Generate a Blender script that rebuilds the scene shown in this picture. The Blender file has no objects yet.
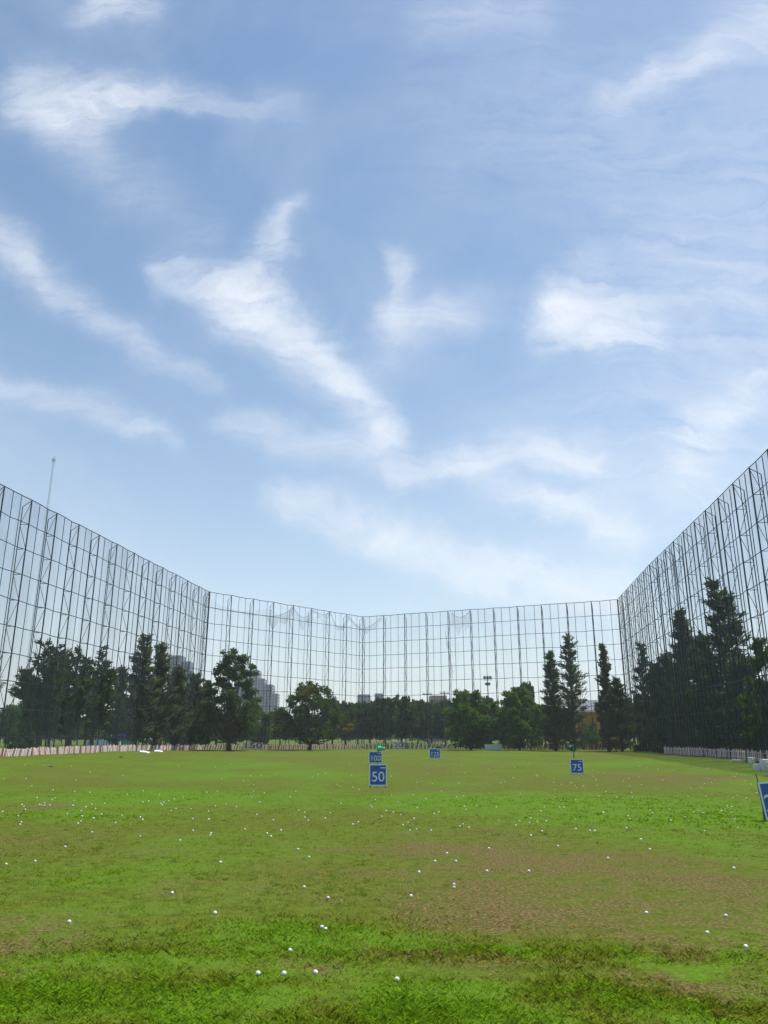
import bpy, math, random
import numpy as np
from mathutils import Vector, noise as mnoise

random.seed(7)
RNG = np.random.default_rng(11)
R = math.radians
scene = bpy.context.scene
COL = scene.collection

# ------------------------------------------------------------------ camera
F_PX, W_PX, H_PX, HORIZON = 770.0, 768, 1024, 738.0
CAM_Z = 1.9
PITCH = math.atan((HORIZON - H_PX / 2) / F_PX)
SP, CP = math.sin(PITCH), math.cos(PITCH)
camd = bpy.data.cameras.new('camera')
cam = bpy.data.objects.new('camera', camd)
COL.objects.link(cam)
cam.location = (0, 0, CAM_Z)
cam.rotation_euler = (math.pi / 2 + PITCH, 0, 0)
camd.sensor_fit = 'VERTICAL'
camd.sensor_height = 36.0
camd.sensor_width = 27.0
camd.lens = F_PX / H_PX * 36.0
camd.clip_start = 0.1
camd.clip_end = 6000
scene.camera = cam


def ray(px, py):
    """sight line of a spot of the photograph as (right, forward, up)"""
    a, b = px - W_PX / 2, H_PX / 2 - py
    return a, F_PX * CP - b * SP, b * CP + F_PX * SP


def sstep(a, b, x):
    t = min(1.0, max(0.0, (x - a) / (b - a)))
    return t * t * (3 - 2 * t)


MOUNDS = []   # x, y, rx, ry, h


def zg(x, y):
    """height of the ground"""
    z = 0.38 * sstep(18, 105, y)
    z += 0.42 * sstep(-10, -25, x) * sstep(18, 52, y) * (1 - 0.5 * sstep(70, 100, y))
    z += 0.20 * sstep(14, 25, x) * sstep(25, 45, y) * (1 - sstep(60, 90, y))
    if -45 < x < 45 and 2 < y < 130:
        z += 0.035 * mnoise.noise(Vector((x * 0.45, y * 0.45, 0.3)))
        z += 0.016 * mnoise.noise(Vector((x * 1.7, y * 1.7, 4.1)))
        z += 0.06 * mnoise.noise(Vector((x * 0.11, y * 0.11, 9.1)))
    for mx, my, rx, ry, h in MOUNDS:
        q = ((x - mx) / rx) ** 2 + ((y - my) / ry) ** 2
        if q < 6:
            z += h * math.exp(-q) * (1 + 0.5 * mnoise.noise(Vector((x * 1.3, y * 1.3, 2))))
    return z


def ground_at(px, py):
    a, f, u = ray(px, py)
    d = 10.0
    for _ in range(60):
        x, y = a / f * d, d
        dd = (zg(x, y) - CAM_Z) / (u / f)
        d += 0.6 * (min(max(dd, 2), 400) - d)
    return a / f * d, d


def spot(px, Y, py=748):
    a, f, u = ray(px, py)
    x = a / f * Y
    return x, Y, zg(x, Y)


def height_at(px, py, Y):
    a, f, u = ray(px, py)
    return CAM_Z + u / f * Y


m1 = ground_at(52, 770)
MOUNDS.append((m1[0], m1[1], 2.4, 2.2, 0.16))
m2 = ground_at(10, 772)
MOUNDS.append((m2[0], m2[1], 2.8, 1.8, 0.10))

# ------------------------------------------------------------------ object helpers


def tag(o, label=None, cat=None, group=None, kind=None):
    if label:
        o['label'] = label
    if cat:
        o['category'] = cat
    if group:
        o['group'] = group
    if kind:
        o['kind'] = kind
    return o


def empty(name, loc, label, cat, group=None, rz=0.0):
    o = bpy.data.objects.new(name, None)
    COL.objects.link(o)
    o.location = loc
    o.rotation_euler = (0, 0, rz)
    o.empty_display_size = 0.2
    return tag(o, label, cat, group)


def link_mesh(name, verts, faces, mats, parent=None, loc=(0, 0, 0), idx=None, smooth=False):
    me = bpy.data.meshes.new(name)
    me.from_pydata(verts, [], faces)
    for m in (mats if isinstance(mats, (list, tuple)) else [mats]):
        me.materials.append(m)
    if idx is not None:
        me.polygons.foreach_set('material_index', np.asarray(idx, dtype=np.int32))
    if smooth:
        me.polygons.foreach_set('use_smooth', np.ones(len(me.polygons), dtype=bool))
    me.update()
    o = bpy.data.objects.new(name, me)
    COL.objects.link(o)
    o.location = loc
    if parent:
        o.parent = parent
    return o


def np_mesh(name, V, nper, mat, parent=None, loc=(0, 0, 0), smooth=False):
    """V (n*nper,3): separate polygons of nper corners"""
    n = len(V) // nper
    me = bpy.data.meshes.new(name)
    me.vertices.add(len(V))
    me.vertices.foreach_set('co', np.ascontiguousarray(V, dtype=np.float32).ravel())
    me.loops.add(len(V))
    me.loops.foreach_set('vertex_index', np.arange(len(V), dtype=np.int32))
    me.polygons.add(n)
    me.polygons.foreach_set('loop_start', np.arange(n, dtype=np.int32) * nper)
    me.polygons.foreach_set('loop_total', np.full(n, nper, dtype=np.int32))
    me.materials.append(mat)
    me.update(calc_edges=True)
    o = bpy.data.objects.new(name, me)
    COL.objects.link(o)
    o.location = loc
    if parent:
        o.parent = parent
    return o


class MB:
    """collects solid shapes into one mesh"""

    def __init__(self):
        self.v, self.f, self.i = [], [], []

    def box(self, c, s, rot=None, mi=0):
        b = len(self.v)
        for dz in (-.5, .5):
            for dx, dy in ((-.5, -.5), (.5, -.5), (.5, .5), (-.5, .5)):
                p = Vector((dx * s[0], dy * s[1], dz * s[2]))
                if rot is not None:
                    p = rot @ p
                self.v.append((p.x + c[0], p.y + c[1], p.z + c[2]))
        for q in ((3, 2, 1, 0), (4, 5, 6, 7), (0, 1, 5, 4), (1, 2, 6, 5), (2, 3, 7, 6), (3, 0, 4, 7)):
            self.f.append(tuple(b + k for k in q))
            self.i.append(mi)
        return self

    def tube(self, pts, rad, n=6, mi=0, cap=True):
        pts = [Vector(p) for p in pts]
        if not isinstance(rad, (list, tuple)):
            rad = [rad] * len(pts)
        b = len(self.v)
        for k, p in enumerate(pts):
            d = (pts[min(k + 1, len(pts) - 1)] - pts[max(k - 1, 0)]).normalized()
            up = Vector((0, 0, 1)) if abs(d.z) < 0.92 else Vector((1, 0, 0))
            s = d.cross(up).normalized()
            t = s.cross(d).normalized()
            for j in range(n):
                a = 2 * math.pi * j / n
                q = p + (s * math.cos(a) + t * math.sin(a)) * rad[k]
                self.v.append(tuple(q))
        for k in range(len(pts) - 1):
            for j in range(n):
                a0, a1 = b + k * n + j, b + k * n + (j + 1) % n
                self.f.append((a0, a1, a1 + n, a0 + n))
                self.i.append(mi)
        if cap:
            self.f.append(tuple(b + j for j in range(n))[::-1])
            self.i.append(mi)
            e = b + (len(pts) - 1) * n
            self.f.append(tuple(e + j for j in range(n)))
            self.i.append(mi)
        return self

    def build(self, name, mats, parent=None, loc=(0, 0, 0), smooth=False):
        return link_mesh(name, self.v, self.f, mats, parent, loc, self.i, smooth)


# ------------------------------------------------------------------ node helpers
class NT:
    def __init__(self, nt):
        self.nt = nt

    def n(self, t, **kw):
        nd = self.nt.nodes.new(t)
        for k, v in kw.items():
            setattr(nd, k, v)
        return nd

    def put(self, sock, v):
        if hasattr(v, 'is_output'):
            self.nt.links.new(v, sock)
        elif isinstance(v, (tuple, list, Vector)) and sock.type == 'RGBA' and len(v) == 3:
            sock.default_value = (*v, 1)
        else:
            sock.default_value = v

    def m(self, op, a, b=None, c=None, clamp=False):
        nd = self.n('ShaderNodeMath', operation=op, use_clamp=clamp)
        for k, v in enumerate((a, b, c)):
            if v is not None:
                self.put(nd.inputs[k], v)
        return nd.outputs[0]

    def vm(self, op, a, b=None, scale=None):
        nd = self.n('ShaderNodeVectorMath', operation=op)
        self.put(nd.inputs[0], a)
        if b is not None:
            self.put(nd.inputs[1], b)
        if scale is not None:
            self.put(nd.inputs['Scale'], scale)
        return nd.outputs['Value'] if op in ('LENGTH', 'DOT_PRODUCT', 'DISTANCE') else nd.outputs[0]

    def noise(self, vec, scale, detail=4, rough=0.55, dist=0.0, color=False):
        nd = self.n('ShaderNodeTexNoise')
        self.put(nd.inputs['Vector'], vec)
        nd.inputs['Scale'].default_value = scale
        nd.inputs['Detail'].default_value = detail
        nd.inputs['Roughness'].default_value = rough
        nd.inputs['Distortion'].default_value = dist
        return nd.outputs['Color' if color else 'Fac']

    def mix(self, f, a, b, blend='MIX'):
        nd = self.n('ShaderNodeMix', data_type='RGBA', blend_type=blend)
        self.put(nd.inputs[0], f)
        self.put(nd.inputs[6], a)
        self.put(nd.inputs[7], b)
        return nd.outputs[2]

    def ramp(self, x, lo, hi, a=0.0, b=1.0, smooth=True):
        nd = self.n('ShaderNodeMapRange')
        nd.interpolation_type = 'SMOOTHSTEP' if smooth else 'LINEAR'
        self.put(nd.inputs[0], x)
        nd.inputs[1].default_value = lo
        nd.inputs[2].default_value = hi
        nd.inputs[3].default_value = a
        nd.inputs[4].default_value = b
        return nd.outputs[0]


def new_mat(name):
    m = bpy.data.materials.new(name)
    m.use_nodes = True
    m.node_tree.nodes.clear()
    t = NT(m.node_tree)
    out = t.n('ShaderNodeOutputMaterial')
    return m, t, out


def paint(name, col, rough=0.6, var=0.25, scale=3.0, metal=0.0, dirt=None, bump=0.0, spec=0.5):
    """painted or bare surface with worn, uneven tone"""
    m, t, out = new_mat(name)
    tc = t.n('ShaderNodeTexCoord').outputs['Object']
    n1 = t.noise(tc, scale, 5, 0.6)
    n2 = t.noise(tc, scale * 7, 3, 0.6)
    v = t.m('ADD', t.m('MULTIPLY', n1, 1.4 * var), t.m('MULTIPLY', n2, 0.6 * var))
    v = t.m('ADD', v, 1 - var)
    c = t.mix(1.0, col, t.vm('SCALE', (1, 1, 1), scale=v), 'MULTIPLY')
    if dirt:
        c = t.mix(t.ramp(n1, 0.5, 0.72, 0, 0.8), c, dirt)
    p = t.n('ShaderNodeBsdfPrincipled')
    t.put(p.inputs['Base Color'], c)
    p.inputs['Roughness'].default_value = rough
    p.inputs['Metallic'].default_value = metal
    p.inputs['Specular IOR Level'].default_value = spec
    if bump:
        b = t.n('ShaderNodeBump')
        b.inputs['Strength'].default_value = bump
        b.inputs['Distance'].default_value = 0.05
        t.put(b.inputs['Height'], n2)
        t.put(p.inputs['Normal'], b.outputs[0])
    t.put(out.inputs[0], p.outputs[0])
    return m


def leaf_mat(name, a, b, trans=0.25, patch=None):
    """leaves: every leaf a little different, some branches yellower"""
    m, t, out = new_mat(name)
    g = t.n('ShaderNodeNewGeometry')
    tc = t.n('ShaderNodeTexCoord').outputs['Object']
    c = t.mix(g.outputs['Random Per Island'], a, b)
    if patch:
        c = t.mix(t.ramp(t.noise(tc, 0.33, 2, 0.5), 0.52, 0.68), c, patch)
    k = t.m('ADD', t.m('MULTIPLY', t.noise(tc, 0.8, 3, 0.6), 0.9), 0.55)
    c = t.mix(1.0, c, t.vm('SCALE', (1, 1, 1), scale=k), 'MULTIPLY')
    d = t.n('ShaderNodeBsdfDiffuse')
    t.put(d.inputs[0], c)
    tr = t.n('ShaderNodeBsdfTranslucent')
    t.put(tr.inputs[0], t.mix(1.0, c, (1.15, 1.2, 0.6), 'MULTIPLY'))
    mx = t.n('ShaderNodeMixShader')
    mx.inputs[0].default_value = trans
    t.put(mx.inputs[1], d.outputs[0])
    t.put(mx.inputs[2], tr.outputs[0])
    t.put(out.inputs[0], mx.outputs[0])
    return m


# ------------------------------------------------------------------ turf tones (shared by soil and grass blades)
def ell(px, py, w, h, k):
    """a patch on the field, centred where the photograph shows it, as a world ellipse"""
    x, y = ground_at(px, py)
    y0, y1 = ground_at(px, py + h)[1], ground_at(px, max(py - h, 752))[1]
    return (x, y, w / 802.0 * y, max(0.25, (y1 - y0) / 2), k)


BROWN = [ell(50, 925, 75, 24, .35), ell(170, 890, 110, 14, .3), ell(250, 850, 140, 12, .25), ell(620, 880, 160, 42, .85), ell(470, 905, 100, 22, .55), ell(740, 880, 60, 40, .5), ell(700, 925, 90, 16, .55),
         ell(45, 920, 70, 20, .6), ell(110, 940, 60, 7, .45), ell(185, 885, 60, 7, .55), ell(240, 905, 60, 12, .45),
         ell(330, 868, 80, 9, .5), ell(420, 850, 120, 10, .45), ell(300, 940, 50, 8, .25), ell(130, 855, 60, 8, .45),
         ell(60, 835, 80, 5, .35), ell(660, 778, 130, 5, .85), ell(460, 790, 60, 4, .5), ell(378, 789, 16, 2.0, .8),
         ell(290, 822, 60, 5, .45), ell(60, 805, 40, 3.5, .6), ell(420, 971, 120, 7, .75), ell(690, 972, 70, 6, .7),
         ell(250, 967, 50, 5, .5), ell(60, 968, 60, 6, .35), ell(280, 1003, 50, 6, .45), ell(480, 1000, 40, 5, .4),
         ell(720, 990, 60, 5, .45), ell(100, 780, 70, 3, .4), ell(490, 768, 70, 3, .4), ell(230, 774, 60, 2, .4),
         ell(40, 768, 50, 3.5, .6), ell(590, 1010, 40, 5, .35), ell(500, 860, 90, 20, .4), ell(385, 835, 120, 4, .35),
         ell(700, 765, 70, 4, .5)]
LUSH = [ell(690, 818, 120, 11, 1.0), ell(620, 800, 150, 7, .9), ell(450, 800, 100, 7, .55), ell(160, 795, 140, 7, .8),
        ell(60, 815, 90, 5, .6), ell(280, 775, 120, 6, .6), ell(300, 935, 100, 13, .75), ell(460, 955, 120, 9, .8),
        ell(680, 955, 110, 8, .7), ell(150, 952, 120, 7, .5), ell(40, 1000, 90, 16, .7), ell(180, 985, 90, 12, .6),
        ell(420, 1008, 80, 12, .65), ell(330, 1020, 130, 8, .5), ell(640, 1000, 90, 12, .65), ell(760, 1015, 60, 10, .6),
        ell(260, 765, 60, 4, .5), ell(660, 752, 60, 3, .5), ell(560, 990, 60, 8, .4)]


def patch_value(lst, x, y):
    v = 0.0
    for cx, cy, rx, ry, k in lst:
        v += k * math.exp(-(((x - cx) / rx) ** 2 + ((y - cy) / ry) ** 2))
    return v


def turf_group():
    ng = bpy.data.node_groups.new('turf_tone', 'ShaderNodeTree')
    ng.interface.new_socket('Color', in_out='OUTPUT', socket_type='NodeSocketColor')
    ng.interface.new_socket('Bare', in_out='OUTPUT', socket_type='NodeSocketFloat')
    t = NT(ng)
    out = t.n('NodeGroupOutput')
    pos = t.n('ShaderNodeNewGeometry').outputs['Position']
    flat = t.vm('MULTIPLY', pos, (1, 1, 0))
    w1 = t.vm('SCALE', t.vm('SUBTRACT', t.noise(flat, 0.5, 4, 0.6, color=True), (.5, .5, .5)), scale=3.4)
    w2 = t.vm('SCALE', t.vm('SUBTRACT', t.noise(flat, 2.2, 3, 0.6, color=True), (.5, .5, .5)), scale=1.2)
    p = t.vm('MULTIPLY', t.vm('ADD', flat, t.vm('ADD', w1, w2)), (1, 1, 0))

    def total(lst):
        s = None
        for cx, cy, rx, ry, k in lst:
            q = t.vm('MULTIPLY', t.vm('SUBTRACT', p, (cx, cy, 0)), (1 / rx, 1 / ry, 0))
            e = t.m('MULTIPLY', t.m('EXPONENT', t.m('MULTIPLY', t.vm('DOT_PRODUCT', q, q), -1.0)), k)
            s = e if s is None else t.m('ADD', s, e)
        return s
    br, lu = total(BROWN), total(LUSH)
    n_big = t.noise(flat, 0.16, 5, 0.6)
    n_mid = t.noise(flat, 0.9, 5, 0.65)
    n_sml = t.noise(flat, 5.0, 4, 0.65)
    n_fin = t.noise(flat, 24.0, 3, 0.6)
    n_big2 = t.noise(t.vm('ADD', flat, (40, 17, 0)), 0.13, 5, 0.62)
    n_far = t.noise(t.vm('MULTIPLY', flat, (0.055, 0.030, 1)), 1.0, 5, 0.6, 0.4)
    n_spk = t.noise(flat, 11.0, 4, 0.7)
    bare = t.m('ADD', t.m('MULTIPLY', br, 0.82), t.m('MULTIPLY', t.m('SUBTRACT', n_mid, 0.5), 1.9))
    bare = t.m('ADD', bare, t.m('MULTIPLY', t.m('SUBTRACT', n_sml, 0.5), 1.6))
    bare = t.m('ADD', bare, t.m('MULTIPLY', t.m('SUBTRACT', n_spk, 0.5), 1.8))
    bare = t.m('ADD', bare, t.m('MULTIPLY', t.m('SUBTRACT', n_big, 0.5), 2.2))
    bare = t.m('ADD', bare, t.m('MULTIPLY', t.m('SUBTRACT', n_far, 0.53), 1.8))
    bare = t.m('SUBTRACT', bare, t.m('MULTIPLY', lu, 0.5))
    bare = t.ramp(bare, 0.06, 0.90)
    lush = t.m('ADD', lu, t.m('MULTIPLY', t.m('SUBTRACT', n_mid, 0.5), 2.2))
    lush = t.m('ADD', lush, t.m('MULTIPLY', t.m('SUBTRACT', n_sml, 0.5), 1.4))
    lush = t.m('ADD', lush, t.m('MULTIPLY', t.m('SUBTRACT', n_big2, 0.46), 2.6))
    lush = t.m('SUBTRACT', lush, t.m('MULTIPLY', t.m('SUBTRACT', n_far, 0.53), 2.6))
    lush = t.ramp(lush, 0.0, 0.95)
    c = t.mix(t.ramp(n_sml, 0.3, 0.7), (0.058, 0.082, 0.005), (0.100, 0.122, 0.010))
    c = t.mix(lush, c, (0.076, 0.146, 0.006))
    dry = t.mix(t.ramp(n_fin, 0.35, 0.65), (0.060, 0.041, 0.015), (0.158, 0.113, 0.046))
    c = t.mix(t.m('MULTIPLY', bare, 0.9), c, dry)
    v = t.m('ADD', t.m('MULTIPLY', t.m('ADD', n_fin, n_spk), 0.85), 0.2)
    c = t.mix(1.0, c, t.vm('SCALE', (1, 1, 1), scale=v), 'MULTIPLY')
    t.put(out.inputs['Color'], c)
    t.put(out.inputs['Bare'], bare)
    return ng


TURF = turf_group()


def turf_soil():
    m, t, out = new_mat('turf_soil')
    g = t.n('ShaderNodeGroup')
    g.node_tree = TURF
    pos = t.n('ShaderNodeNewGeometry').outputs['Position']
    d = t.n('ShaderNodeBsdfPrincipled')
    t.put(d.inputs['Base Color'], g.outputs[0])
    d.inputs['Roughness'].default_value = 0.95
    d.inputs['Specular IOR Level'].default_value = 0.1
    b = t.n('ShaderNodeBump')
    b.inputs['Strength'].default_value = 0.9
    b.inputs['Distance'].default_value = 0.06
    h = t.m('ADD', t.noise(pos, 9, 4, 0.7), t.m('MULTIPLY', t.noise(pos, 40, 2, 0.6), 0.4))
    t.put(b.inputs['Height'], h)
    t.put(d.inputs['Normal'], b.outputs[0])
    t.put(out.inputs[0], d.outputs[0])
    return m


def blade_mat():
    """thin blades: light that falls on either side shows, as it does through real grass"""
    m, t, out = new_mat('grass_blade')
    g = t.n('ShaderNodeGroup')
    g.node_tree = TURF
    ge = t.n('ShaderNodeNewGeometry')
    k = t.m('ADD', t.m('MULTIPLY', ge.outputs['Random Per Island'], 0.75), 0.25)
    c = t.mix(1.0, g.outputs[0], t.vm('SCALE', (1, 1, 1), scale=k), 'MULTIPLY')
    lean = t.vm('SCALE', ge.outputs['Normal'], scale=0.45)
    d = t.n('ShaderNodeBsdfDiffuse')
    t.put(d.inputs[0], c)
    t.put(d.inputs['Normal'], t.vm('NORMALIZE', t.vm('ADD', lean, (0, 0, 1))))
    tr = t.n('ShaderNodeBsdfTranslucent')
    t.put(tr.inputs[0], t.mix(1.0, c, (0.95, 1.0, 0.8), 'MULTIPLY'))
    t.put(tr.inputs['Normal'], t.vm('NORMALIZE', t.vm('ADD', lean, (0, 0, -1))))
    ad = t.n('ShaderNodeAddShader')
    t.put(ad.inputs[0], d.outputs[0])
    t.put(ad.inputs[1], tr.outputs[0])
    t.put(out.inputs[0], ad.outputs[0])
    return m


def net_mat(name, cover, col):
    """knotted cord net too fine to see thread by thread: an even share of it is cord, worn thinner in streaks"""
    m, t, out = new_mat(name)
    tc = t.n('ShaderNodeTexCoord').outputs['Object']
    st = t.noise(t.vm('MULTIPLY', tc, (0.5, 0.5, 0.09)), 1.0, 4, 0.65, 0.6)
    f = t.m('MULTIPLY', t.ramp(st, 0.3, 0.75, 0.45, 1.7, False), cover)
    tr = t.n('ShaderNodeBsdfTransparent')
    d = t.n('ShaderNodeBsdfDiffuse')
    t.put(d.inputs[0], col)
    mx = t.n('ShaderNodeMixShader')
    t.put(mx.inputs[0], f)
    t.put(mx.inputs[1], tr.outputs[0])
    t.put(mx.inputs[2], d.outputs[0])
    t.put(out.inputs[0], mx.outputs[0])
    return m


def ball_mat():
    m, t, out = new_mat('ball_white')
    r = t.n('ShaderNodeObjectInfo').outputs['Random']
    tc = t.n('ShaderNodeTexCoord').outputs['Object']
    c = t.mix(r, (0.84, 0.84, 0.82), (0.56, 0.55, 0.47))
    c = t.mix(t.ramp(t.noise(t.vm('ADD', tc, t.vm('SCALE', (9, 5, 3), scale=r)), 70, 3), .55, .75, 0, .5), c, (0.30, 0.27, 0.18))
    p = t.n('ShaderNodeBsdfPrincipled')
    t.put(p.inputs['Base Color'], c)
    p.inputs['Roughness'].default_value = 0.45
    t.put(out.inputs[0], p.outputs[0])
    return m


M = dict(
    ball=ball_mat(),
    steel=paint('dark_steel', (0.012, 0.025, 0.040), 0.6, 0.3, 2.0, 0.0, spec=0.1),
    soil=turf_soil(), blade=blade_mat(),
    net_side=net_mat('net_cord_dense', 0.21, (0.065, 0.082, 0.080)),
    net_kink=net_mat('net_cord_doubled', 0.24, (0.03, 0.042, 0.05)),
    net_back=net_mat('net_cord_fine', 0.075, (0.045, 0.058, 0.062)),
    rope=paint('net_rope', (0.03, 0.045, 0.06), 0.8, 0.2),
    torn=net_mat('net_cord_bunched', 0.17, (0.05, 0.065, 0.075)),
    bark=paint('bark', (0.075, 0.06, 0.045), 0.9, 0.4, 4, bump=0.6),
    casuarina=leaf_mat('casuarina_needles', (0.042, 0.070, 0.038), (0.095, 0.125, 0.062), 0.36),
    casuarina_grey=leaf_mat('casuarina_needles_grey', (0.056, 0.076, 0.048), (0.112, 0.128, 0.076), 0.36),
    dark_leaf=leaf_mat('dark_leaves', (0.034, 0.066, 0.022), (0.084, 0.132, 0.042), 0.36),
    mid_leaf=leaf_mat('green_leaves', (0.042, 0.092, 0.016), (0.105, 0.19, 0.035), 0.38),
    yellow_leaf=leaf_mat('yellowing_leaves', (0.034, 0.066, 0.02), (0.085, 0.13, 0.035), 0.28, (0.16, 0.14, 0.02)),
    pale_leaf=leaf_mat('pale_leaves', (0.06, 0.10, 0.035), (0.12, 0.17, 0.06), 0.3),
    white=paint('white_paint', (0.80, 0.79, 0.78), 0.55, 0.12, 6, dirt=(0.58, 0.54, 0.5)),
    cream=paint('cream_board', (0.74, 0.73, 0.68), 0.7, 0.2, 5, dirt=(0.35, 0.32, 0.27)),
    pink=paint('faded_white_paint', (0.78, 0.62, 0.60), 0.7, 0.15, 6, dirt=(0.55, 0.38, 0.36)),
    red=paint('faded_red_paint', (0.50, 0.17, 0.15), 0.65, 0.3, 6),
    maroon=paint('maroon_paint', (0.17, 0.03, 0.05), 0.6, 0.3, 6),
    dark_wood=paint('weathered_wood', (0.10, 0.075, 0.06), 0.85, 0.35, 5),
    blue=paint('sign_blue', (0.014, 0.085, 0.34), 0.45, 0.3, 4),
    sign_white=paint('sign_white', (0.74, 0.78, 0.80), 0.5, 0.1, 8),
    green_pole=paint('green_pole', (0.02, 0.22, 0.09), 0.5, 0.1),
    green_flag=paint('green_flag', (0.04, 0.50, 0.22), 0.7, 0.1),
    teal_flag=paint('teal_flag', (0.01, 0.085, 0.07), 0.7, 0.15),
    concrete=paint('concrete', (0.68, 0.67, 0.65), 0.85, 0.3, 3, dirt=(0.42, 0.40, 0.36), bump=0.3),
    tower=paint('tower_wall', (0.045, 0.075, 0.135), 0.6, 0.12, 0.1),
    tower_dark=paint('tower_wall_dark', (0.13, 0.17, 0.23), 0.6, 0.12, 0.1),
    glass=paint('tower_glass', (0.035, 0.06, 0.10), 0.2, 0.2, 0.1),
    brick_wall=paint('pinkish_wall', (0.42, 0.27, 0.22), 0.8, 0.2, 0.3),
    house_white=paint('house_wall', (0.72, 0.70, 0.67), 0.7, 0.12, 0.4),
    red_roof=paint('red_roof', (0.30, 0.10, 0.07), 0.8, 0.25, 0.8),
    grey_roof=paint('grey_roof', (0.12, 0.135, 0.16), 0.8, 0.15, 0.6),
    orange=paint('orange_wall', (0.62, 0.27, 0.05), 0.7, 0.2, 0.5),
    slide_blue=paint('slide_blue', (0.02, 0.11, 0.33), 0.4, 0.1),
    slide_teal=paint('slide_teal', (0.01, 0.33, 0.22), 0.4, 0.1),
    mast=paint('mast_steel', (0.20, 0.22, 0.26), 0.5, 0.1),
    clod=paint('dry_clod', (0.05, 0.042, 0.028), 0.95, 0.4, 8),
)

# ------------------------------------------------------------------ the ground


def axis(parts):
    out = []
    for a, b, s in parts:
        n = max(1, int(round((b - a) / s)))
        out += [a + (b - a) * k / n for k in range(n)]
    out.append(parts[-1][1])
    return out


gx = axis([(-1500, -300, 200), (-300, -60, 24), (-60, -20, 1.25), (-20, 20, 0.33), (20, 60, 1.25), (60, 300, 24), (300, 1500, 200)])
gy = axis([(-1500, -100, 200), (-100, -4, 8), (-4, 3, 1), (3, 34, 0.33), (34, 130, 1.2), (130, 300, 17), (300, 1500, 200)])
gv = [(x, y, zg(x, y)) for y in gy for x in gx]
nx = len(gx)
gf = [(j * nx + i, j * nx + i + 1, (j + 1) * nx + i + 1, (j + 1) * nx + i) for j in range(len(gy) - 1) for i in range(nx - 1)]
tag(link_mesh('ground', gv, gf, M['soil'], smooth=True), 'driving range field of mown grass with worn brown patches', 'ground', kind='structure')


def make_grass():
    V = []
    n_t = 46000
    inv = RNG.uniform(1 / 36, 1 / 4.6, n_t)
    ys = 1 / inv
    xs = RNG.uniform(-0.62, 0.62, n_t) * ys
    for x, y in zip(xs, ys):
        b, l = patch_value(BROWN, x, y), patch_value(LUSH, x, y)
        wv = 0.5 * mnoise.noise(Vector((x * 0.9, y * 0.9, 7))) + 0.35 * mnoise.noise(Vector((x * 3, y * 3, 1)))
        keep = 0.55 + 0.5 * l - 0.55 * b + 0.75 * wv
        if random.random() > keep:
            continue
        z = zg(x, y)
        far = 1 - sstep(22, 36, y)
        tall = random.random() < 0.02 + 0.05 * min(l, 1) and y < 22
        nb = 15 if tall else (9 if l > 0.4 else 7)
        hh = (0.022 + 0.013 * min(l, 1) + 0.010 * wv) * (1 - 0.35 * min(b, 1)) * (0.45 + 0.55 * far)
        wd = max(0.0042, 0.00052 * y)
        sp = 0.022 if tall else 0.035 + 0.002 * y
        if tall:
            hh *= 1.4
        for _ in range(nb):
            bx, by = x + random.gauss(0, sp), y + random.gauss(0, sp)
            a = random.uniform(0, 6.283)
            ca, sa = math.cos(a) * wd, math.sin(a) * wd
            h = hh * random.uniform(0.5, 1.5)
            le = random.uniform(0.7, 2.0) * h
            a2 = random.uniform(0, 6.283)
            tx, ty = math.cos(a2) * le, math.sin(a2) * le
            z0 = z - 0.006
            V += [(bx - ca, by - sa, z0), (bx + ca, by + sa, z0),
                  (bx + ca * .7 + tx * .4, by + sa * .7 + ty * .4, z0 + h * .65), (bx + tx, by + ty, z0 + h)]
    o = np_mesh('short_grass', np.array(V), 4, M['blade'])
    tag(o, 'short uneven grass blades growing on the near field', 'grass', kind='stuff')


make_grass()

# ------------------------------------------------------------------ net fences
FH = 20.0
ROWS = 10
L0, L1, BK, R1, RK, R0 = (-28.5, 54.2), (-22.5, 98.2), (-3.3, 119.5), (31.8, 104.0), (28.9, 82.1), (25.1, 47.2)


def ext(a, b, d):
    v = Vector((a[0] - b[0], a[1] - b[1])).normalized() * d
    return (a[0] + v.x, a[1] + v.y)


def lattice_post_mesh():
    """front leg at the net, back leg 0.75 m outside (local +y), laced together"""
    b = MB()
    dp = 0.72
    b.tube([(0, 0, -0.6), (0, 0, FH)], 0.056, 5)
    b.tube([(0, dp, -0.6), (0, dp, FH - 0.5)], 0.038, 5)
    st = FH / ROWS
    for k in range(ROWS):
        z0, z1 = k * st, (k + 1) * st
        b.tube([(0, 0.0, z0 + st * 0.02), (0, dp, z0 + st * 0.02)], 0.024, 4)
        if k % 2 == 0:
            b.tube([(0, 0, z0 + .06), (0, dp, min(z1, FH - .5) - .02)], 0.022, 4)
        else:
            b.tube([(0, dp, z0 + .06), (0, 0, min(z1, FH - .1) - .02)], 0.022, 4)
    b.tube([(0, 0, FH - 0.04), (0, dp, FH - 0.5)], 0.03, 4)
    return b


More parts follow.
